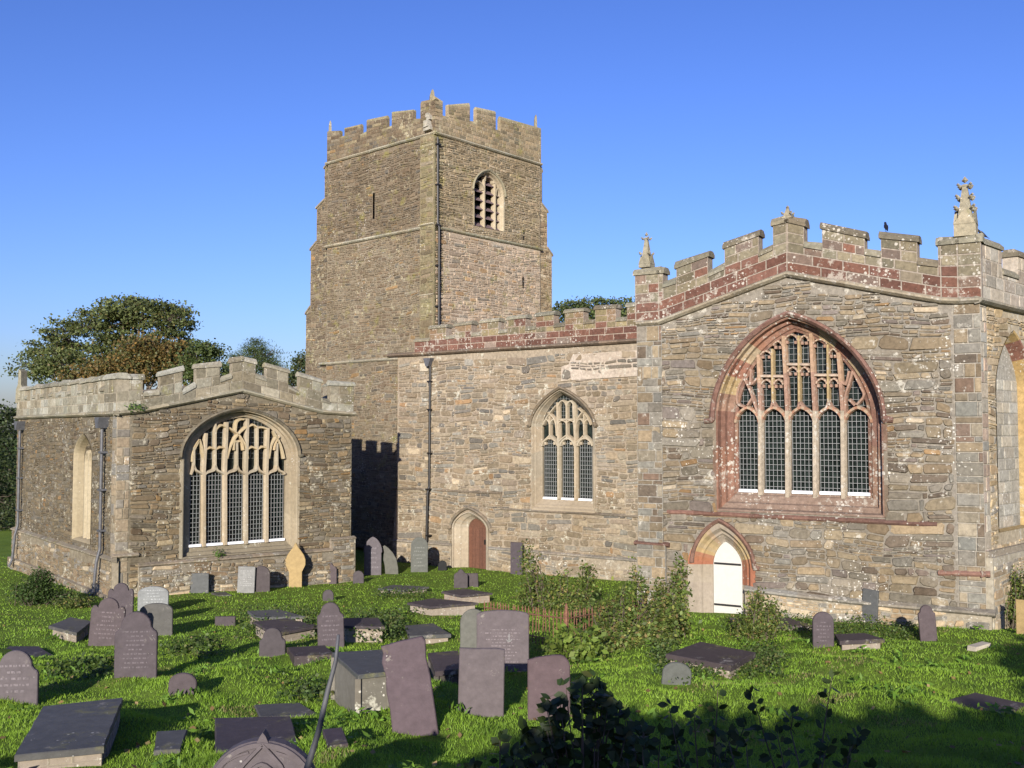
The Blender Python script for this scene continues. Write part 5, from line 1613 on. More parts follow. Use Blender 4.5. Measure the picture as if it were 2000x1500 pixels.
# ------------------------------------------------------------------ gravestones
SL = {'purple': (.085, .067, .073), 'pale': (.122, .103, .11), 'grey': (.105, .105, .1), 'green': (.12, .122, .106), 'red': (.11, .078, .086), 'dark': (.073, .06, .063), 'black': (.012, .012, .013), 'tan': (.37, .26, .115), 'white': (.23, .235, .23)}
def outline(shape, w, h):
    o = []
    if shape == 'round':
        k = min(w * .5, h * .5)
        o = [(-w / 2, 0), (-w / 2, h - k)] + [(-w / 2 * math.cos(t), h - k + k * math.sin(t)) for t in np.linspace(.15, math.pi - .15, 15)] + [(w / 2, h - k), (w / 2, 0)]
    elif shape == 'lowround':
        k = w * .22
        o = [(-w / 2, 0), (-w / 2, h - k)] + [(-w / 2 * math.cos(t), h - k + k * math.sin(t)) for t in np.linspace(.25, math.pi - .25, 11)] + [(w / 2, h - k), (w / 2, 0)]
    elif shape == 'shoulder':
        k = w * .36; sh = h - k - w * .08
        o = [(-w / 2, 0), (-w / 2, sh - w * .1), (-w * .47, sh - w * .03), (-w * .42, sh)] + [(-k * math.cos(t), sh + w * .08 + k * math.sin(t)) for t in np.linspace(0, math.pi, 13)] + [(w * .42, sh), (w * .47, sh - w * .03), (w / 2, sh - w * .1), (w / 2, 0)]
    elif shape == 'camel':
        sh = h - w * .3
        o = [(-w / 2, 0), (-w / 2, sh - w * .06), (-w * .44, sh + w * .05), (-w * .36, sh + w * .06), (-w * .3, sh)] + [(-w * .3 * math.cos(t), sh + w * .3 * math.sin(t)) for t in np.linspace(.2, math.pi - .2, 11)] + [(w * .3, sh), (w * .36, sh + w * .06), (w * .44, sh + w * .05), (w / 2, sh - w * .06), (w / 2, 0)]
    elif shape == 'gothic':
        sh = h - w * .85
        o = [(-w * .46, 0), (-w * .46, sh), (-w / 2, sh + w * .02)]
        o += [(-w / 2 * math.cos(t), sh + w * .05 + w * .8 * (.8 * math.sin(t) + .2 * (1 - math.cos(t)))) for t in np.linspace(0, math.pi / 2, 8)]
        o += [(-x, z) for x, z in reversed(o[:-1])]
    elif shape == 'ogee':
        hh = [(-.33, 0), (-.33, .35), (-.5, .5), (-.5, .62), (-.42, .72), (-.25, .83), (-.12, .9), (-.08, .95), (0, 1)]
        o = [(x * w, z * h) for x, z in hh]; o += [(-x, z) for x, z in reversed(o[:-1])]
    elif shape == 'peak':
        hh = [(-.5, 0), (-.5, .66), (-.42, .74), (-.26, .8), (-.16, .9), (0, 1)]
        o = [(x * w, z * h) for x, z in hh]; o += [(-x, z) for x, z in reversed(o[:-1])]
    elif shape == 'broken':
        o = [(x * w, z * h) for x, z in ((-.38, 0), (-.42, .3), (-.5, .52), (-.43, .78), (-.5, .96), (-.36, 1), (-.1, .9), (.2, .72), (.42, .5), (.5, .2), (.5, 0))]
    elif shape == 'segment':
        k = w * .09
        o = [(-w / 2, 0), (-w / 2, h - k)] + [(-w / 2 * math.cos(t), h - k + k * math.sin(t)) for t in np.linspace(.4, math.pi - .4, 9)] + [(w / 2, h - k), (w / 2, 0)]
    elif shape == 'chipped':
        o = [(x * w, z * h) for x, z in ((-.5, 0), (-.47, .3), (-.5, .5), (-.47, .66), (-.52, .8), (-.47, .9), (-.5, .97), (-.1, 1.0), (.4, 1.02), (.46, .97), (.43, .8), (.47, .6), (.48, .3), (.5, 0))]
    elif shape == 'corner':
        o = [(-w / 2, 0), (-w / 2, h * .92), (-w * .3, h * .96), (w * .1, h)] + [(w * .25 + w * .25 * math.sin(t), h * .8 + h * .2 * math.cos(t)) for t in np.linspace(.1, 1.5, 6)] + [(w / 2, 0)]
    else:
        o = [(x * w, z * h) for x, z in ((-.5, 0), (-.5, .5), (-.495, 1), (-.1, .995), (.3, 1.003), (.5, .985), (.5, .4), (.5, 0))]
    return [(float(x), float(z)) for x, z in o]

def headstone(px, by, wpx, hpx, shape, col, label, roll=0, pitch=0, yaw=0, group='slate headstones standing in the grass', name='headstone', th=.075, text=0, pos=None, border=False, sink=.35):
    p = ground_at(px, by) if pos is None else Vector(pos)
    k = p.y / F
    w = wpx * k / math.cos(R(yaw)); h = hpx * k
    root = empty(name, tuple(p), label, 'gravestone', group)
    ya = R(yaw) + math.atan2(p.x, p.y) * .25
    Mx = Matrix.Translation(p) @ Matrix.Rotation(-ya, 4, 'Z') @ Matrix.Rotation(R(pitch), 4, 'X') @ Matrix.Rotation(R(roll), 4, 'Y')
    class LF:                                                # local frame of the stone
        def P(s_, s, z, d=0.0):
            return tuple(Mx @ Vector((s, -d, z)))
    lf = LF()
    o = [(x, z if z > 0 else -sink) for x, z in outline(shape, w, h)]
    b = B(); c = jit(SL[col], .1); n = len(o)
    be = min(.012, w * .03)
    cx_, cz_ = 0, h * .5
    inn = [(x * (1 - 2 * be / w), z - (be if z > h * .3 else 0)) for x, z in o]
    v = [lf.P(x, z, th / 2 - be) for x, z in o] + [lf.P(x, z, th / 2) for x, z in inn] + [lf.P(x, z, -th / 2 + be) for x, z in o] + [lf.P(x, z, -th / 2) for x, z in inn]
    f = [tuple(range(n, 2 * n)), tuple(range(4 * n - 1, 3 * n - 1, -1))]
    for i in range(n):
        j = (i + 1) % n
        f += [(i, j, n + j, n + i), (2 * n + i, 2 * n + j, j, i), (3 * n + i, 3 * n + j, 2 * n + j, 2 * n + i)]
    b.add(v, f, c)
    if border:
        b.sweep(lf, [(x * .86, z * .93 if z > 0 else .05) for x, z in o[1:-1]], [(-.012, th / 2 - .01), (-.01, th / 2 + .012), (.01, th / 2 + .012), (.012, th / 2 - .01)], c)
    stn = b.build('slab', M['slate'], root)
    if text:
        b = B(); rr = random.Random(int(px * 7 + by))
        z = h * (.82 if shape in ('flat', 'lowround') else .68)
        dz = h * .62 / text
        ink = tuple(min(.5, q_ * 1.3 + .012) for q_ in c)
        for i in range(text):
            wl = w * rr.uniform(.3, .74); x = -wl / 2 + rr.uniform(-.02, .02)
            while x < wl / 2:
                ww = rr.uniform(.02, .07)
                b.box(lf, x, min(x + ww, wl / 2), z, z + dz * .34, th / 2 - .004, th / 2 + .0025, ink); x += ww + rr.uniform(.012, .03)
            z -= dz
        b.build('inscription', M['ink'], stn)
    return root, lf, w, h

HS = [
 (728, 1123, 36, 74, 'gothic', 'pale', 'pointed lilac headstone in front of the dark shadow by the chapel', dict(border=True, text=5)),
 (764, 1121, 28, 56, 'broken', 'green', 'broken grey-green headstone right of the pointed lilac one', dict(roll=-3)),
 (819, 1117, 33, 67, 'round', 'green', 'tall round grey-green headstone left of the nave downpipe', dict(border=True, text=6)),
 (864, 1114, 17, 19, 'round', 'black', 'small polished black headstone left of the brown door', {}),
 (1009, 1122, 23, 62, 'flat', 'purple', 'purple headstone against the nave wall beside the bush', dict(yaw=20)),
 (577, 1147, 38, 86, 'ogee', 'tan', 'yellow lichened ogee headstone below the chapel window', {}),
 (644, 1140, 27, 43, 'peak', 'purple', 'small shouldered purple headstone right of the yellow one', {}),
 (700, 1139, 21, 24, 'round', 'dark', 'tiny round headstone below the pointed lilac one', {}),
 (641, 1174, 21, 22, 'round', 'dark', 'tiny round headstone just behind a tall purple one', {}),
 (510, 1156, 34, 50, 'round', 'dark', 'round purple headstone overlapping a pale inscribed one', {}),
 (480, 1158, 33, 51, 'flat', 'white', 'pale inscribed headstone beside the chapel wall', dict(text=8, roll=2)),
 (381, 1158, 52, 38, 'flat', 'grey', 'plain square grey slab leaning by the chapel wall', {}),
 (299, 1192, 58, 46, 'lowround', 'white', 'pale grey inscribed headstone near the chapel corner', dict(text=5)),
 (305, 1241, 62, 62, 'lowround', 'grey', 'dark grey headstone in front of the pale inscribed one', {}),
 (234, 1232, 48, 92, 'camel', 'purple', 'tall shouldered purple headstone behind the leaning one', dict(roll=1)),
 (206, 1261, 64, 92, 'camel', 'purple', 'leaning shouldered purple headstone near the chapel corner', dict(roll=4, text=7)),
 (265, 1320, 80, 123, 'shoulder', 'purple', 'large purple headstone with shoulders and faint inscription', dict(text=9)),
 (30, 1370, 84, 98, 'shoulder', 'pale', 'pale lilac headstone at the left edge', dict(text=5)),
 (357, 1354, 53, 39, 'round', 'purple', 'low round purple headstone sunk in the grass', {}),
 (532, 1283, 50, 56, 'shoulder', 'dark', 'short dark purple headstone left of the chest tomb', {}),
 (647, 1264, 51, 86, 'shoulder', 'purple', 'tall purple headstone behind the chest tomb', dict(roll=-2, text=6)),
 (440, 1222, 39, 18, 'flat', 'purple', 'low purple stub of stone in the middle grass', {}),
 (900, 1148, 27, 37, 'peak', 'dark', 'dark headstone with pointed shoulder before the brown door', {}),
 (923, 1146, 23, 26, 'flat', 'dark', 'small square stone touching the dark pointed one', dict(yaw=15, roll=-2)),
 (925, 1274, 52, 83, 'round', 'green', 'pale grey-green headstone half behind the inscribed slab', {}),
 (982, 1313, 101, 119, 'segment', 'pale', 'wide inscribed slab headstone with anchor mark by the railing', dict(text=12)),
 (939, 1400, 88, 131, 'flat', 'pale', 'plain square lilac headstone in front of the inscribed one', dict(roll=1)),
 (812, 1436, 90, 182, 'chipped', 'red', 'tall reddish headstone leaning left in the foreground', dict(roll=-7.5)),
 (1072, 1402, 82, 120, 'corner', 'red', 'reddish headstone partly hidden by the dark sapling', {}),
 (1608, 1263, 40, 67, 'round', 'purple', 'round purple headstone on the right lawn', dict(text=6)),
 (1814, 1252, 32, 69, 'shoulder', 'purple', 'slim purple headstone leaning near the transept corner', dict(roll=-4)),
 (1698, 1218, 24, 66, 'flat', 'grey', 'grey slate headstone seen obliquely against the transept', dict(yaw=40, roll=4)),
 (1320, 1336, 56, 42, 'round', 'green', 'mossy grey round stone below the large ledger', dict(roll=6)),
 (1994, 1238, 13, 66, 'flat', 'tan', 'narrow pale stone at the right edge', dict(yaw=30)),
 (1050, 1180, 20, 50, 'peak', 'grey', 'grey headstone among the bush leaves', {}),
]
for px, by, w, h, sh, col, lb, kw in HS:
    rt, lf, ww, hh = headstone(px, by, w, h, sh, col, lb, **kw)
    if 'anchor' in lb:
        b = B()
        c0 = (.12 * ww, hh * .62)
        b.sweep(lf, [(c0[0], c0[1]), (c0[0], c0[1] - .12)], [(-.007, .03), (-.007, .041), (.007, .041), (.007, .03)], (.8, .8, .8))
        b.sweep(lf, [(c0[0] - .045, c0[1] - .09), (c0[0] - .03, c0[1] - .12), (c0[0], c0[1] - .13), (c0[0] + .03, c0[1] - .12), (c0[0] + .045, c0[1] - .09)], [(-.006, .03), (-.006, .04), (.006, .04), (.006, .03)], (.8, .8, .8))
        b.build('anchor_mark', M['guard'], rt)

# carved stone close to the camera
p = Vector(((520 - 1000) / F * 7.6, 7.6, g((520 - 1000) / F * 7.6, 7.6)))
hh = EYE + (843 - 1432) / F * 7.6 - p.z
rt, lf, ww, h = headstone(520, 0, 214, hh * F / 7.6, 'round', 'pale', 'carved trefoil headstone cropped by the bottom edge', pos=p, th=.12, roll=1)
b = B()
def arcpts(cx_, cz_, r, a0, a1, n=12, sx=1): return [(cx_ + sx * r * math.cos(R(a0 + (a1 - a0) * i / n)), cz_ + r * math.sin(R(a0 + (a1 - a0) * i / n))) for i in range(n + 1)]
rim = [(-.016, .04), (-.012, .085), (.012, .085), (.016, .04)]
cc = SL['pale']
zc = h - ww * .5
b.sweep(lf, arcpts(0, zc, ww * .465, 5, 175, 20), [(-.022, .04), (-.018, .078), (.018, .078), (.022, .04)], cc)
b.sweep(lf, [(-ww * .4, zc - .05)] + smooth([(-ww * .4, zc + .02), (-ww * .33, zc + ww * .22), (-ww * .2, zc + ww * .24), (-ww * .16, zc + ww * .3), (0, zc + ww * .47)], 5), rim, cc)
b.sweep(lf, [(ww * .4, zc - .05)] + smooth([(ww * .4, zc + .02), (ww * .33, zc + ww * .22), (ww * .2, zc + ww * .24), (ww * .16, zc + ww * .3), (0, zc + ww * .47)], 5), rim, cc)
b.sweep(lf, smooth([(-ww * .22, zc - .1), (-ww * .2, zc + .08), (0, zc + ww * .3), (ww * .2, zc + .08), (ww * .22, zc - .1)], 6), rim, cc)
for sg in (-1, 1):
    b.sweep(lf, smooth([(sg * ww * .12, zc + ww * .4), (sg * ww * .24, zc + ww * .36), (sg * ww * .34, zc + ww * .29), (sg * ww * .42, zc + ww * .14)], 4), [(-.01, .04), (-.008, .072), (.008, .072), (.01, .04)], cc)
for i in range(7):
    z = zc + ww * .12 - i * .05; k = ww * (.05 + .022 * i)
    for j in range(3):
        x = -k + 2 * k * j / 2.5
        b.sweep(lf, arcpts(x, z, .028, 20, 160, 5), [(-.007, .04), (-.005, .072), (.005, .072), (.007, .04)], cc)
b.hexa(lf, [(-.05, h - .03), (.05, h - .03), (.02, h + .035), (0, h + .06), (-.02, h + .035)], -.04, .07, cc)
cv = b.build('carving', M['slate'], rt)

# flat and raised tombs
def zplane(px, py, z):
    r = ray(px, py); t = (z - EYE) / r[2]
    return Vector((r[0] * t, r[1] * t, z))
def tomb(corners, h, th, col, label, group='slate tombs and ledgers lying among the grass', base=None, base_col=(.3, .27, .22), inset=.09, name='ledger_tomb', cat='tomb', tilt=0.0, over=0.0):
    mx = sum(c[0] for c in corners) / 4; my = sum(c[1] for c in corners) / 4
    p = ground_at(mx, my, h); zt_ = p.z
    q = [zplane(x, y, zt_) for x, y in corners]
    cen = sum(q, Vector()) / 4
    cen.z = g(cen.x, cen.y)
    root = empty(name, tuple(cen), label, cat, group); root['kind'] = 'thing'
    b = B(); c = jit(SL[col] if isinstance(col, str) else col, .1)
    n = 4
    def sub(q, k): return [v_ + (Vector((cen.x, cen.y, v_.z)) - v_) * k for v_ in q]
    # edge points roughened so that no edge is ruler straight
    ring = []
    for i in range(4):
        a, d_ = q[i], q[(i + 1) % 4]
        m = max(2, int((d_ - a).length / .22))
        for j in range(m):
            v_ = a + (d_ - a) * j / m
            if j: v_ = v_ + Vector((rnd.uniform(-.008, .008), rnd.uniform(-.008, .008), 0))
            v_.z += tilt * (v_.x - cen.x)
            ring.append(v_)
    k = len(ring); ins = [v_ + (Vector((cen.x, cen.y, v_.z)) - v_).normalized() * .012 for v_ in ring]
    bot = max(th, h + .08) if base is None else th
    V = [tuple(v_ - Vector((0, 0, .01))) for v_ in ring] + [tuple(v_) for v_ in ins] + [tuple(v_ - Vector((0, 0, bot))) for v_ in ring]
    fcs = [tuple(range(k, 2 * k)), tuple(range(3 * k - 1, 2 * k - 1, -1))]
    for i in range(k):
        j = (i + 1) % k
        fcs += [(i, j, k + j, k + i), (2 * k + i, 2 * k + j, j, i)]
    b.add(V, fcs, c); b.build('lid' if base else 'slab', M['slate'], root)
    if base:
        w0 = (q[0] - cen); w0.z = 0
        q2 = [v_ + (Vector((cen.x, cen.y, v_.z)) - v_).normalized() * inset for v_ in q]
        b = B()
        if base == 'panel':
            V = [(v_.x, v_.y, cen.z - .35) for v_ in q2] + [(v_.x, v_.y, zt_ - th) for v_ in q2]
            b.add(V, [(0, 1, 5, 4), (1, 2, 6, 5), (2, 3, 7, 6), (3, 0, 4, 7), (4, 5, 6, 7)], base_col)
            for i in range(4):          # corner posts and a kerb
                a = q2[i]; f3 = Frame((a.x, a.y), 0)
                b.box(f3, -.04, .04, cen.z - .3, zt_ - th - .002, -.04, .04, jit(base_col, .1))
        else:
            for i in range(4):
                a, d_ = q2[i], q2[(i + 1) % 4]
                fr = Frame((a.x, a.y), math.atan2(d_.y - a.y, d_.x - a.x)); Ln = (d_ - a).length
                zlo_, zhi_ = cen.z - .25, zt_ - th
                b.poly(fr, [(0, zlo_), (Ln, zlo_), (Ln, zhi_), (0, zhi_)], [], 0, (.35, .3, .25))
                hh_ = .075 if base == 'brick' else .14
                z = zlo_ + .1
                while z < zhi_ - .03:
                    e = min(z + hh_, zhi_)
                    pal_ = [(1, (.3, .12, .07)), (1, (.36, .17, .1))] if base == 'brick' else [(2, base_col), (1, (.5, .47, .4)), (1, (.3, .28, .22))]
                    ashlar_row(b, fr, 0, Ln, lambda s: z, lambda s: e, pal_, .2, .36, relief=.012, joint=.014)
                    z = e
        b.build('base', M['dressed'], root)
    CLEAR.append([(v_.x, v_.y) for v_ in sub(q, -.02 if h > .2 else .02)])
    return root
tomb([(28, 1475), (84, 1379), (240, 1362), (203, 1458)], .3, .07, 'grey', 'large low tomb with dark slab at the lower left', base='stone', base_col=(.42, .38, .27), inset=.07)
tomb([(-20, 1285), (18, 1262), (76, 1262), (108, 1282)], .05, .05, 'dark', 'flat dark slab behind the left edge headstone')
tomb([(95, 1222), (138, 1205), (180, 1213), (150, 1236)], .28, .07, 'grey', 'low ivy-sided tomb left of the leaning headstones', base='stone', base_col=(.2, .2, .12))
tomb([(300, 1466), (306, 1428), (366, 1424), (352, 1463)], .04, .04, 'grey', 'small flat slab beside the large low tomb')
tomb([(420, 1466), (420, 1402), (567, 1398), (585, 1460)], .12, .1, 'dark', 'dark flat slab behind the carved trefoil stone')
tomb([(508, 1400), (496, 1376), (585, 1372), (625, 1396)], .06, .06, 'grey', 'thin flat slab behind the dark one')
tomb([(699, 1318), (649, 1274), (748, 1268), (766, 1311)], .58, .06, 'grey', 'tall chest tomb with grey slate sides', base='panel', base_col=(.19, .18, .155), inset=.05, name='chest_tomb')
tomb([(535, 1238), (494, 1214), (560, 1207), (622, 1222)], .3, .06, 'dark', 'dark ledger raised on an ivy-covered base', base='stone', base_col=(.25, .24, .16))
tomb([(500, 1206), (483, 1193), (545, 1190), (596, 1204)], .3, .06, 'grey', 'grey ledger with ivy, behind the dark raised ledger', base='stone', base_col=(.2, .2, .12))
tomb([(672, 1222), (664, 1207), (738, 1206), (752, 1224)], .38, .06, 'dark', 'dark slab on an ivy-smothered tomb', base='stone', base_col=(.16, .17, .09))
tomb([(800, 1242), (791, 1222), (846, 1217), (881, 1238)], .22, .08, 'grey', 'thick grey slab left of the inscribed headstone', base='stone', base_col=(.3, .28, .2))
tomb([(840, 1185), (795, 1177), (845, 1168), (934, 1177)], .3, .06, 'dark', 'ledger on white rubble base in the centre', base='stone', base_col=(.55, .52, .45))
tomb([(900, 1163), (862, 1155), (905, 1149), (962, 1158)], .3, .06, 'dark', 'ledger on a red brick base near the nave', base='brick')
tomb([(790, 1153), (738, 1149), (768, 1142), (838, 1146)], .16, .06, 'grey', 'grey ledger on the crest of the mound', base='stone', base_col=(.3, .29, .2))
tomb([(1300, 1277), (1368, 1253), (1476, 1274), (1428, 1300)], .18, .1, 'dark', 'broad dark ledger edged by ivy on the right lawn', base='stone', base_col=(.16, .16, .1))
tomb([(1640, 1252), (1630, 1238), (1690, 1236), (1728, 1248)], .2, .08, 'dark', 'dark raised slab right of the round purple headstone', base='stone', base_col=(.25, .23, .18))
tomb([(1440, 1222), (1424, 1206), (1540, 1206), (1590, 1222)], .16, .08, 'dark', 'low slab under ivy before the white door', base='stone', base_col=(.22, .16, .13))
tomb([(1848, 1368), (1904, 1352), (2010, 1375), (1960, 1400)], .05, .05, 'dark', 'flat slab at the right edge of the lawn')
tomb([(850, 1312), (836, 1275), (895, 1270), (905, 1305)], .3, .08, 'dark', 'dark slab between the reddish and the square headstones', base='panel', base_col=(.1, .09, .08))
tomb([(575, 1282), (560, 1264), (635, 1260), (655, 1278)], .1, .06, 'dark', 'flat dark slab left of the chest tomb')
tomb([(640, 1458), (630, 1424), (668, 1420), (680, 1452)], .05, .05, 'purple', 'purple broken slab in the foreground grass')
tomb([(425, 1163), (412, 1157), (440, 1156), (452, 1162)], .04, .04, 'grey', 'small pale flat stone by the chapel wall')
# fallen white block on the right lawn
q = ground_at(1912, 1266)
b = B(); f3 = Frame((q.x, q.y), R(28)); b.hexa(f3, [(-.24, q.z - .05), (.22, q.z - .03), (.24, q.z + .1), (-.22, q.z + .06)], -.1, .1, (.5, .45, .36))
fb = b.build('stone_block', M['dressed']); tag(fb, 'fallen pale stone block lying on the right lawn', 'stone')

# ------------------------------------------------------------------ iron railings
def railing(label, pts_px, h, n_per, spear=True, lean=0):
    P_ = [ground_at(*q) for q in pts_px]
    root = empty('iron_railing', tuple(P_[0]), label, 'railing', 'rusty railings round graves')
    first = None
    off = tuple(P_[0])
    for a, c in zip(P_[:-1], P_[1:]):
        for k, zz_ in enumerate((h * .22, h * .8)):
            b = B(); b.tube([a + Vector((0, 0, zz_)), (a + c) / 2 + Vector((0, 0, zz_ - .01)), c + Vector((0, 0, zz_))], .016, n=5, col=(.17, .075, .04)); b.build('rail', M['rust'], root)
        b = B(); b.tube([c - Vector((0, 0, .15)), c + Vector((0, 0, h * 1.08))], .035, n=8, col=(.17, .08, .045)); b.tube([c + Vector((0, 0, h * 1.08)), c + Vector((0, 0, h * 1.2))], .04, .005, 8, (.17, .08, .045)); b.build('post', M['rust'], root)
        m = max(2, int((c - a).length / n_per))
        for i in range(m):
            q = a + (c - a) * (i + .5) / m
            gz = g(q.x, q.y)
            if first is None:
                b = B(); z0 = Vector((0, 0, 0))
                b.tube([z0, Vector((0, 0, h * .9))], .011, n=5, col=(.17, .075, .04)); b.tube([Vector((0, 0, h * .88)), Vector((0, 0, h * .93)), Vector((0, 0, h))], .022, .003, 5, (.17, .075, .04))
                me0 = b.build('bar', M['rust']); first = me0
                o = first
            else:
                o = first.copy(); C.objects.link(o)
            o.parent = root
            o.location = q - P_[0] + Vector((0, 0, (a.z + (c.z - a.z) * (i + .5) / m) - q.z))
            o.rotation_euler = (rnd.uniform(-.03, .03), rnd.uniform(-.03, .03), 0)
    return root
railing('rusty spear-topped railing round the bush', [(945, 1240), (1106, 1270), (1262, 1232)], .8, .135)
railing('reddish railing against the nave foot behind the bush', [(1058, 1118), (1186, 1122)], .95, .13)

# ------------------------------------------------------------------ shrubs and undergrowth
OLV = [(4, (.135, .185, .04)), (3, (.1, .15, .033)), (2, (.2, .22, .05)), (.9, (.29, .22, .085)), (1, (.055, .08, .02))]
def shrub_at(name, label, px, by, parts, n, size, pal, seed, **kw):
    n = int(n * 3.0)
    p = ground_at(px, by); k = p.y / F
    blobs = []
    for (x0, x1, y0, y1, dy, w) in parts:
        rx, rz = (x1 - x0) / 2 * k, (y1 - y0) / 2 * k
        blobs.append((((x0 + x1) / 2 - px) * k, dy, (by - (y0 + y1) / 2) * k, rx, max(rx * .7, .25), rz, w))
    return plant(name, label, 'shrub', p, blobs, n, size, pal, seed, group='leafy shrubs in the churchyard', **kw)
shrub_at('shrub', 'tall sparse shrub behind the railing, nearest the nave', 1085, 1190, [(1010, 1105, 1125, 1190, .3, 3), (1014, 1040, 1048, 1130, 0, .45), (1080, 1165, 1150, 1210, -.3, 2), (1138, 1162, 1085, 1155, 0, .35), (1090, 1112, 1105, 1150, 0, .3)], 3200, .085, OLV, 101, stems=10)
shrub_at('shrub', 'dense olive shrub filling the railed grave', 1200, 1262, [(1115, 1235, 1180, 1265, .8, 2), (1175, 1325, 1215, 1290, 0, 4), (1275, 1335, 1165, 1240, .2, 1.3), (1205, 1235, 1140, 1220, .3, .5)], 6200, .082, OLV, 102, stems=10)
shrub_at('shrub', 'upright shrub against the transept pilaster', 1300, 1245, [(1262, 1342, 1188, 1240, .2, 3), (1312, 1342, 1080, 1195, 0, .7), (1234, 1260, 1092, 1165, .3, .3), (1280, 1302, 1122, 1190, 0, .4)], 2500, .085, OLV, 103, stems=9)
shrub_at('shrub', 'bright yellow-green bramble spilling out of the railing', 1140, 1296, [(1085, 1180, 1225, 1290, 0, 2), (1050, 1110, 1240, 1275, -.2, .6)], 420, .12, [(2, (.16, .23, .04)), (1, (.2, .26, .05)), (1, (.1, .16, .03))], 104, stems=8, stem_col=(.16, .2, .05))
shrub_at('shrub', 'straggly shrub in front of the white door', 1468, 1246, [(1425, 1525, 1195, 1245, 0, 3), (1455, 1500, 1140, 1200, 0, 1), (1490, 1530, 1165, 1200, 0, .4)], 1700, .065, OLV, 105, stems=9)
shrub_at('shrub', 'small leafy sapling against the transept wall', 1598, 1205, [(1555, 1632, 1160, 1205, 0, 2), (1590, 1630, 1112, 1165, 0, 1)], 1300, .065, [(3, (.1, .14, .03)), (2, (.07, .11, .025)), (1, (.16, .17, .05))], 106, stems=7)
shrub_at('shrub', 'dark shrub at the foot of the transept corner', 1978, 1225, [(1935, 2030, 1140, 1222, 0, 2), (1960, 2020, 1110, 1160, 0, .8)], 2200, .06, OLV, 107, stems=7)
shrub_at('shrub', 'green shrub along the chapel side wall', 70, 1180, [(20, 120, 1120, 1180, 0, 3), (60, 100, 1105, 1140, 0, .8), (100, 160, 1150, 1185, 0, 1)], 2600, .07, [(3, (.05, .09, .022)), (2, (.075, .12, .03))], 108, stems=6)
shrub_at('shrub', 'thin weedy shrub at the chapel corner', 255, 1165, [(230, 285, 1112, 1160, 0, 1)], 380, .07, OLV, 109, stems=5)
shrub_at('shrub', 'low weeds at the foot of the chapel drainpipe', 150, 1186, [(105, 190, 1160, 1186, 0, 1)], 420, .06, OLV, 110, stems=4)
shrub_at('shrub', 'low bramble on the grave left of the transept headstone', 1700, 1215, [(1655, 1760, 1185, 1215, 0, 1)], 500, .055, OLV, 111, stems=4)
IVY = [(3, (.07, .12, .028)), (3, (.1, .15, .035)), (1, (.15, .16, .05)), (1, (.045, .07, .018))]
def ivy(label, px, by, parts, n, size, seed):
    p = ground_at(px, by); k = p.y / F
    r = np.random.default_rng(seed); cen = []
    for (x0, x1, y0, y1, hmax, w) in parts:
        m = int(n * w)
        xs_ = r.uniform(x0, x1, m); ys_ = r.uniform(y0, y1, m)
        q = [ground_at(a, c) for a, c in zip(xs_[::6], ys_[::6])]
        for v_ in q:
            e = r.normal(size=(6, 3)) * np.array([.13, .2, 0])
            e[:, 2] = r.random(6) * hmax
            cen.append(np.array(v_) + e)
    cen = np.concatenate(cen)
    cen[:, 2] = np.maximum(cen[:, 2], g_np(cen[:, 0], cen[:, 1]) + .02)
    V, c = leaf_quads(cen, size * (.6 + .8 * r.random(len(cen))), leaf_cols(len(cen), IVY, seed), .5, .8, seed=seed)
    o = np_mesh('ivy', V, 4, c, M['leaf'])
    return tag(o, label, 'ivy', kind='stuff')
ivy('ivy over the tombs left of the tall purple headstone', 550, 1225, [(470, 625, 1198, 1248, .3, 1.0)], 2200, .06, 201)
ivy('ivy smothering the dark slab tomb in the centre', 735, 1235, [(685, 785, 1208, 1258, .36, 1.0)], 2600, .06, 202)
ivy('ivy on the mound ledgers before the nave', 800, 1165, [(735, 830, 1152, 1172, .18, .7), (795, 850, 1182, 1200, .2, .4)], 1600, .06, 203)
ivy('ivy fringe of the broad ledger on the right lawn', 1400, 1300, [(1290, 1530, 1285, 1325, .12, .8), (1460, 1530, 1262, 1300, .15, .4), (1280, 1320, 1265, 1300, .2, .3)], 2600, .05, 204)
ivy('low ground ivy under the transept wall', 1640, 1225, [(1420, 1600, 1210, 1240, .18, .7), (1600, 1800, 1212, 1250, .12, .8)], 3400, .05, 205)
ivy('rough weeds round the large purple headstone', 400, 1260, [(330, 430, 1245, 1285, .1, .4), (100, 220, 1290, 1330, .1, .4), (560, 660, 1330, 1370, .1, .3)], 1300, .07, 206)

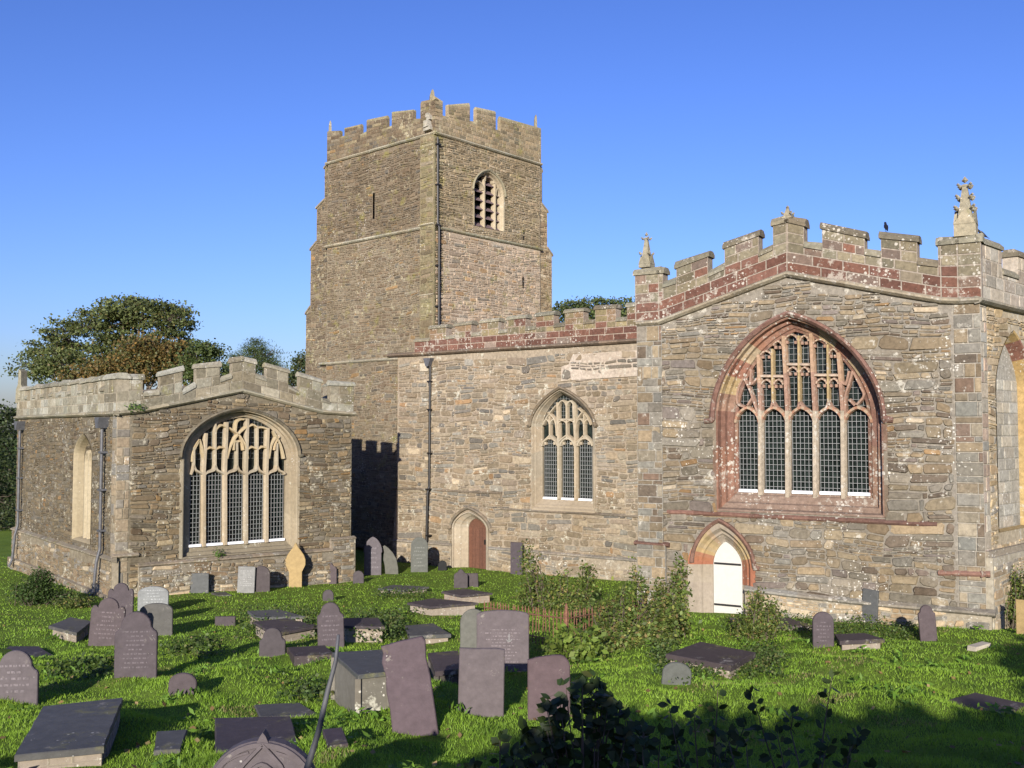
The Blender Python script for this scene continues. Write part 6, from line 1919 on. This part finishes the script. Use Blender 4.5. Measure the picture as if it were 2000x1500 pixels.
# dark saplings close to the camera
def sapling(label, px, d, top_py, spread_px, branches, leaf, seed, n_leaf=9, tips=None):
    r = np.random.default_rng(seed)
    x = (px - 1000) / F * d
    base = Vector((x, d, g(x, d)))
    root = empty('sapling', tuple(base), label, 'sapling', 'dark saplings in the foreground shade')
    ztop = zat(top_py, d)
    b = B(); cen = []; dirs = []
    H = ztop - base.z
    for i in range(len(tips) if tips else branches):
        a0 = r.uniform(-1, 1)
        sx = a0 * spread_px / F * d * .5
        zt_ = base.z + H * (1 - .38 * abs(a0) ** 1.3 * r.uniform(.6, 1.2)) if i else ztop
        if i == 0: sx *= .35
        if tips: sx = (tips[i][0] - px) / F * d; zt_ = zat(tips[i][1], d)
        e = Vector((x + sx, d + r.normal() * .12, zt_))
        s = base + Vector((sx * .12, 0, H * r.uniform(.0, .3)))
        m1 = s.lerp(e, .4) + Vector((sx * .12, r.normal() * .05, H * .06)); m2 = s.lerp(e, .75) + Vector((sx * .08, r.normal() * .05, H * .04))
        pth = [s, m1, m2, e]
        b.tube([base - Vector((0, 0, .05))] + pth if i == 0 else pth, .008, .0025, 5, (.05, .045, .03))
        for k in range(n_leaf):
            t = .22 + .78 * k / (n_leaf - 1)
            seg = min(2, int(t * 3)); u = t * 3 - seg
            q = pth[seg].lerp(pth[seg + 1], u)
            dr_ = (pth[seg + 1] - pth[seg]).normalized()
            side = Vector((1, r.normal() * .4, 0)) * (1 if k % 2 else -1)
            dv = (side * .9 + dr_ * .55 + Vector((0, 0, r.uniform(-.25, .15)))).normalized()
            for _ in range(2 if r.random() < (.15 if tips else .6) else 1):
                dv2 = (dv + Vector(r.normal(size=3)) * .25).normalized()
                cen.append(np.array(q + dv2 * leaf * .55)); dirs.append(np.array(dv2))
        cen.append(np.array(e + Vector((0, 0, leaf * .4)))); dirs.append(np.array((0, 0, 1.0)))
    b.build('stem', M['bark'], root)
    cen = np.array(cen); dirs = np.array(dirs)
    n = len(cen)
    nr = r.normal(size=(n, 3)) * .7 + np.array([0, -.75, .55]); nr /= np.linalg.norm(nr, axis=1)[:, None]
    t = dirs - nr * (dirs * nr).sum(1)[:, None]; t /= np.linalg.norm(t, axis=1)[:, None]
    s = np.cross(nr, t)
    Ls = (leaf * (.65 + .6 * r.random(n)))[:, None]; W = Ls * .3
    V = np.stack([cen - t * Ls * .5, cen - t * Ls * .2 - s * W * .85, cen + t * Ls * .12 - s * W, cen + t * Ls * .5, cen + t * Ls * .12 + s * W, cen - t * Ls * .2 + s * W * .85], 1).reshape(-1, 3)
    c = leaf_cols(n, [(3, (.03, .052, .014)), (2, (.042, .066, .017)), (.5, (.09, .1, .025))], seed)  # leaf colours darkened to carry the foreground shade
    np_mesh('foliage', V, 6, c, M['darkleaf'], root, tuple(base))
    return root
sapling('largest dark sapling rising before the reddish headstones', 1140, 6.4, 1318, 230, 30, .085, 301, 13)
sapling('dark sapling right of the largest one', 1372, 6.6, 1325, 180, 15, .07, 302, 13, [(1392, 1335), (1303, 1372), (1352, 1390), (1442, 1398), (1425, 1425), (1325, 1440), (1390, 1420)])
sapling('forked dark sapling with bare stem on the right lawn', 1555, 6.8, 1300, 230, 9, .075, 303, 14, [(1458, 1343), (1614, 1316), (1548, 1392), (1515, 1428), (1655, 1412), (1610, 1440)])
sapling('low dark sapling at the bottom centre', 975, 6.2, 1428, 130, 9, .07, 304, 10)
sapling('low leafy sapling under the forked one', 1625, 6.4, 1432, 200, 6, .065, 305, 7)
sapling('low dark sapling between the two right saplings', 1275, 6.0, 1415, 150, 9, .07, 306, 10)
sapling('low dark sapling at the bottom right of the forked one', 1450, 6.0, 1455, 150, 6, .065, 307, 7)

# smooth bare stalk very near the lens
b = B()
pts_ = []
for (px, py) in ((661, 1240), (656, 1290), (640, 1350), (622, 1430), (600, 1500), (560, 1640)):
    r_ = ray(px, py); t_ = 2.6 / r_[1]
    pts_.append(Vector((r_[0] * t_, 2.6, EYE + r_[2] * t_)))
pts_.append(Vector((pts_[-1].x - .1, 2.6, g(pts_[-1].x - .1, 2.6) - .05)))
pts_ = [Vector(p_) for p_ in pts_]
b.tube(list(reversed(pts_)), .0115, .004, 8, (.14, .155, .17))
tw_ = b.build('stalk', M['lead'], smooth=True); tag(tw_, 'bare blue-grey stalk rising in front of the chest tomb', 'stalk')

# ferns on the chapel
for lb, fr, px, py, n, sd in (('green fern on the chapel parapet corner', CE, 262, 796, 170, 401), ('small green fern under the chapel window', CE, 424, 1080, 110, 402)):
    s_, z_ = fr.at(px, py); p = Vector(fr.P(s_, z_, .12))
    r = np.random.default_rng(sd)
    cen = np.array(p) + r.normal(size=(n, 3)) * np.array([.2 if sd == 401 else .1, .08, .09])
    V, c = leaf_quads(cen, .09 * (.5 + r.random(n)), leaf_cols(n, [(1, (.1, .17, .03)), (1, (.07, .13, .025))], sd), .3, .4, seed=sd)
    o = np_mesh('fern', V, 4, c, M['leaf']); tag(o, lb, 'fern')

# ------------------------------------------------------------------ the two birds
def bird(label, pos, yaw, h, lean):
    b = B()
    Mx = Matrix.Translation(Vector(pos)) @ Matrix.Rotation(R(yaw), 4, 'Z') @ Matrix.Scale(h, 4)
    def rings(path, col):
        V = []; f = []; n = 10
        for i, (x, z, rx, rz) in enumerate(path):
            for k in range(n):
                a = 2 * math.pi * k / n
                V.append(tuple(Mx @ Vector((x + rz * .35 * math.cos(a) * 0, rx * math.sin(a), z + rz * math.cos(a)))))
        for i in range(len(path) - 1):
            for k in range(n):
                l = (k + 1) % n
                f.append((i * n + k, i * n + l, (i + 1) * n + l, (i + 1) * n + k))
        b.add(V, f, col)
    c = (.012, .012, .016)
    t = math.tan(R(lean))
    def z(x, b0): return b0 + x * t
    rings([(-.62, z(-.62, .5), .05, .015), (-.45, z(-.45, .5), .07, .04), (-.3, z(-.3, .5), .12, .1), (-.12, z(-.12, .5), .17, .16), (.05, z(.05, .5), .17, .18), (.17, z(.17, .52), .13, .15), (.24, z(.24, .58), .1, .12), (.3, z(.3, .62), .11, .115), (.38, z(.38, .62), .09, .09), (.43, z(.43, .6), .04, .04), (.53, z(.53, .57), .006, .008)], c)
    for sy in (-.06, .06):
        b.tube([Mx @ Vector((0, sy, .36)), Mx @ Vector((.02, sy, .2)), Mx @ Vector((0, sy, 0))], .018 * h, n=5, col=c)
        b.tube([Mx @ Vector((-.06, sy, .01)), Mx @ Vector((.1, sy, .01))], .014 * h, n=4, col=c)
    for sy in (-1, 1):
        b.add([tuple(Mx @ Vector(q)) for q in ((.14, sy * .16, z(.14, .58)), (.0, sy * .19, z(0, .45)), (-.3, sy * .12, z(-.3, .42)), (-.52, sy * .05, z(-.52, .5)), (-.25, sy * .1, z(-.25, .62)), (.0, sy * .15, z(0, .68)))], [(0, 1, 2, 3, 4, 5)], c)
    o = b.build('bird', M['feather']); tag(o, label, 'bird', 'black birds on the transept parapet')
ms_ = mers[6]
s_ = TR.at(1729, 455)[0]
zt_ = ms_[2] + (ms_[3] - ms_[2]) * (s_ - ms_[0]) / (ms_[1] - ms_[0])
bird('upright black bird on the merlon left of the tall pinnacle', TR.P(s_, zt_ - .005, -.12), 80, .3, 38)
s_ = TE.at(1927, 480)[0]
bird('black bird perched right of the tall corner pinnacle', TE.P(min(s_, m_te[0][1] - .15), zp - .005, -.12), 165, .3, 38)

# ------------------------------------------------------------------ hedge and trees behind the photographer (unseen hedge shaped to throw the foreground shade)
root = empty('hedge', (3.5, -3.4, g(3.5, -3.4)), 'unseen hedge behind the viewpoint, shaped to shade the foreground', 'hedge')
hp = [(-3.6, .2), (-2.4, .6), (-.4, 1.02), (1.6, 1.08), (3.2, 1.05), (4.9, 1.15), (5.6, 1.5), (6.0, 2.4), (8, 3.0), (11, 3.4), (14, 3.4)]
r = np.random.default_rng(9)
nH = 26000
hx = r.uniform(-3.6, 14, nH); top_ = EYE + np.interp(hx, [p_[0] for p_ in hp], [p_[1] for p_ in hp]) + .1 * np.sin(hx * 5) + .07 * np.sin(hx * 11)
hy = -3.4 + r.uniform(-.7, .7, nH); gz = g_np(hx, hy)
hz = gz + (top_ - gz) * r.random(nH) ** .7
V, c = leaf_quads(np.stack([hx, hy, hz], 1), .3 * (.6 + .8 * r.random(nH)), leaf_cols(nH, IVY, 9), .3, .75, seed=9)
np_mesh('foliage', V, 4, c, M['leaf'], root, ROOT[root.name])
b = B()
for i in range(18):
    x = -3.2 + i; tz = EYE + float(np.interp(x, [p_[0] for p_ in hp], [p_[1] for p_ in hp])) - .2
    b.tube([(x, -3.4, g(x, -3.4) - .1), (x + .1, -3.3, (g(x, -3.4) + tz) / 2), (x, -3.4, tz)], .05, .02, 5, (.09, .07, .05))
b.build('stem', M['bark'], root)

# woodland behind the viewpoint, seen only as a dark reflection in the windows
nW = 9000
r = np.random.default_rng(77)
wx = r.uniform(-55, 55, nW); wy = r.uniform(-27, -20, nW); gz = g_np(wx, wy)
wtop = EYE + 4.6 + .9 * np.sin(wx * .35) + .5 * np.sin(wx * .9 + 1)
wz = gz + (wtop - gz) * r.random(nW) ** .8
V, c = leaf_quads(np.stack([wx, wy, wz], 1), 1.1 * (.6 + .8 * r.random(nW)), leaf_cols(nW, IVY, 78), .2, .8, seed=79)
wd = np_mesh('woodland', V, 4, c, M['leaf']); tag(wd, 'dark woodland behind the viewpoint', 'woodland', kind='stuff')

# ------------------------------------------------------------------ grass last, so that it knows where the slabs lie
r = np.random.default_rng(91)
nF = 900
fd = 1 / (1 / 7 + r.random(nF) * (1 / 34 - 1 / 7)); fx = (r.random(nF) * 2 - 1) * fd * .54
k_ = ~in_poly_np(BUILD_POLY, fx, fd)
for p_ in CLEAR: k_ &= ~in_poly_np(p_, fx, fd)
fx, fd = fx[k_], fd[k_]; nF = len(fx)
V, c = leaf_quads(np.stack([fx, fd, g_np(fx, fd) + .04], 1), .07 * (.6 + .8 * r.random(nF)), leaf_cols(nF, [(2, (.3, .19, .08)), (1, (.38, .28, .13)), (1, (.2, .13, .06))], 92), 1.2, .8, seed=93)
fl_ = np_mesh('fallen_leaves', V, 4, c, M['leaf']); tag(fl_, 'scattered tan fallen leaves on the turf', 'leaves', kind='stuff')
nC = 420
wd_ = 1 / (1 / 8 + r.random(nC) * (1 / 32 - 1 / 8)); wx_ = (r.random(nC) * 2 - 1) * wd_ * .54
cl_ = np.sin(wx_ * 1.1 + 2) * np.sin(wd_ * .9) > -.1
k_ = ~in_poly_np(BUILD_POLY, wx_, wd_) & cl_
for p_ in CLEAR:
    for ox_, oy_ in ((0, 0), (.2, 0), (-.2, 0), (0, .2), (0, -.2)): k_ &= ~in_poly_np(p_, wx_ + ox_, wd_ + oy_)
wx_, wd_ = wx_[k_], wd_[k_]; nC = len(wx_)
per = 14
cx_ = np.repeat(wx_, per) + r.normal(size=nC * per) * .09; cy_ = np.repeat(wd_, per) + r.normal(size=nC * per) * .09
cz_ = g_np(cx_, cy_) + .03 + .09 * r.random(nC * per)
V, c = leaf_quads(np.stack([cx_, cy_, cz_], 1), .13 * (.6 + .8 * r.random(nC * per)), leaf_cols(nC * per, [(3, (.13, .25, .03)), (2, (.17, .31, .04)), (1, (.09, .17, .025))], 95), .6, .32, seed=96)
we_ = np_mesh('weeds', V, 4, c, M['leaf']); tag(we_, 'broad-leaved weeds and dock growing through the turf', 'weeds', kind='stuff')
V, c = grass(560000)
gr = np_mesh('grass', V, 3, c, M['leaf']); tag(gr, 'short green churchyard grass', 'grass', kind='stuff')
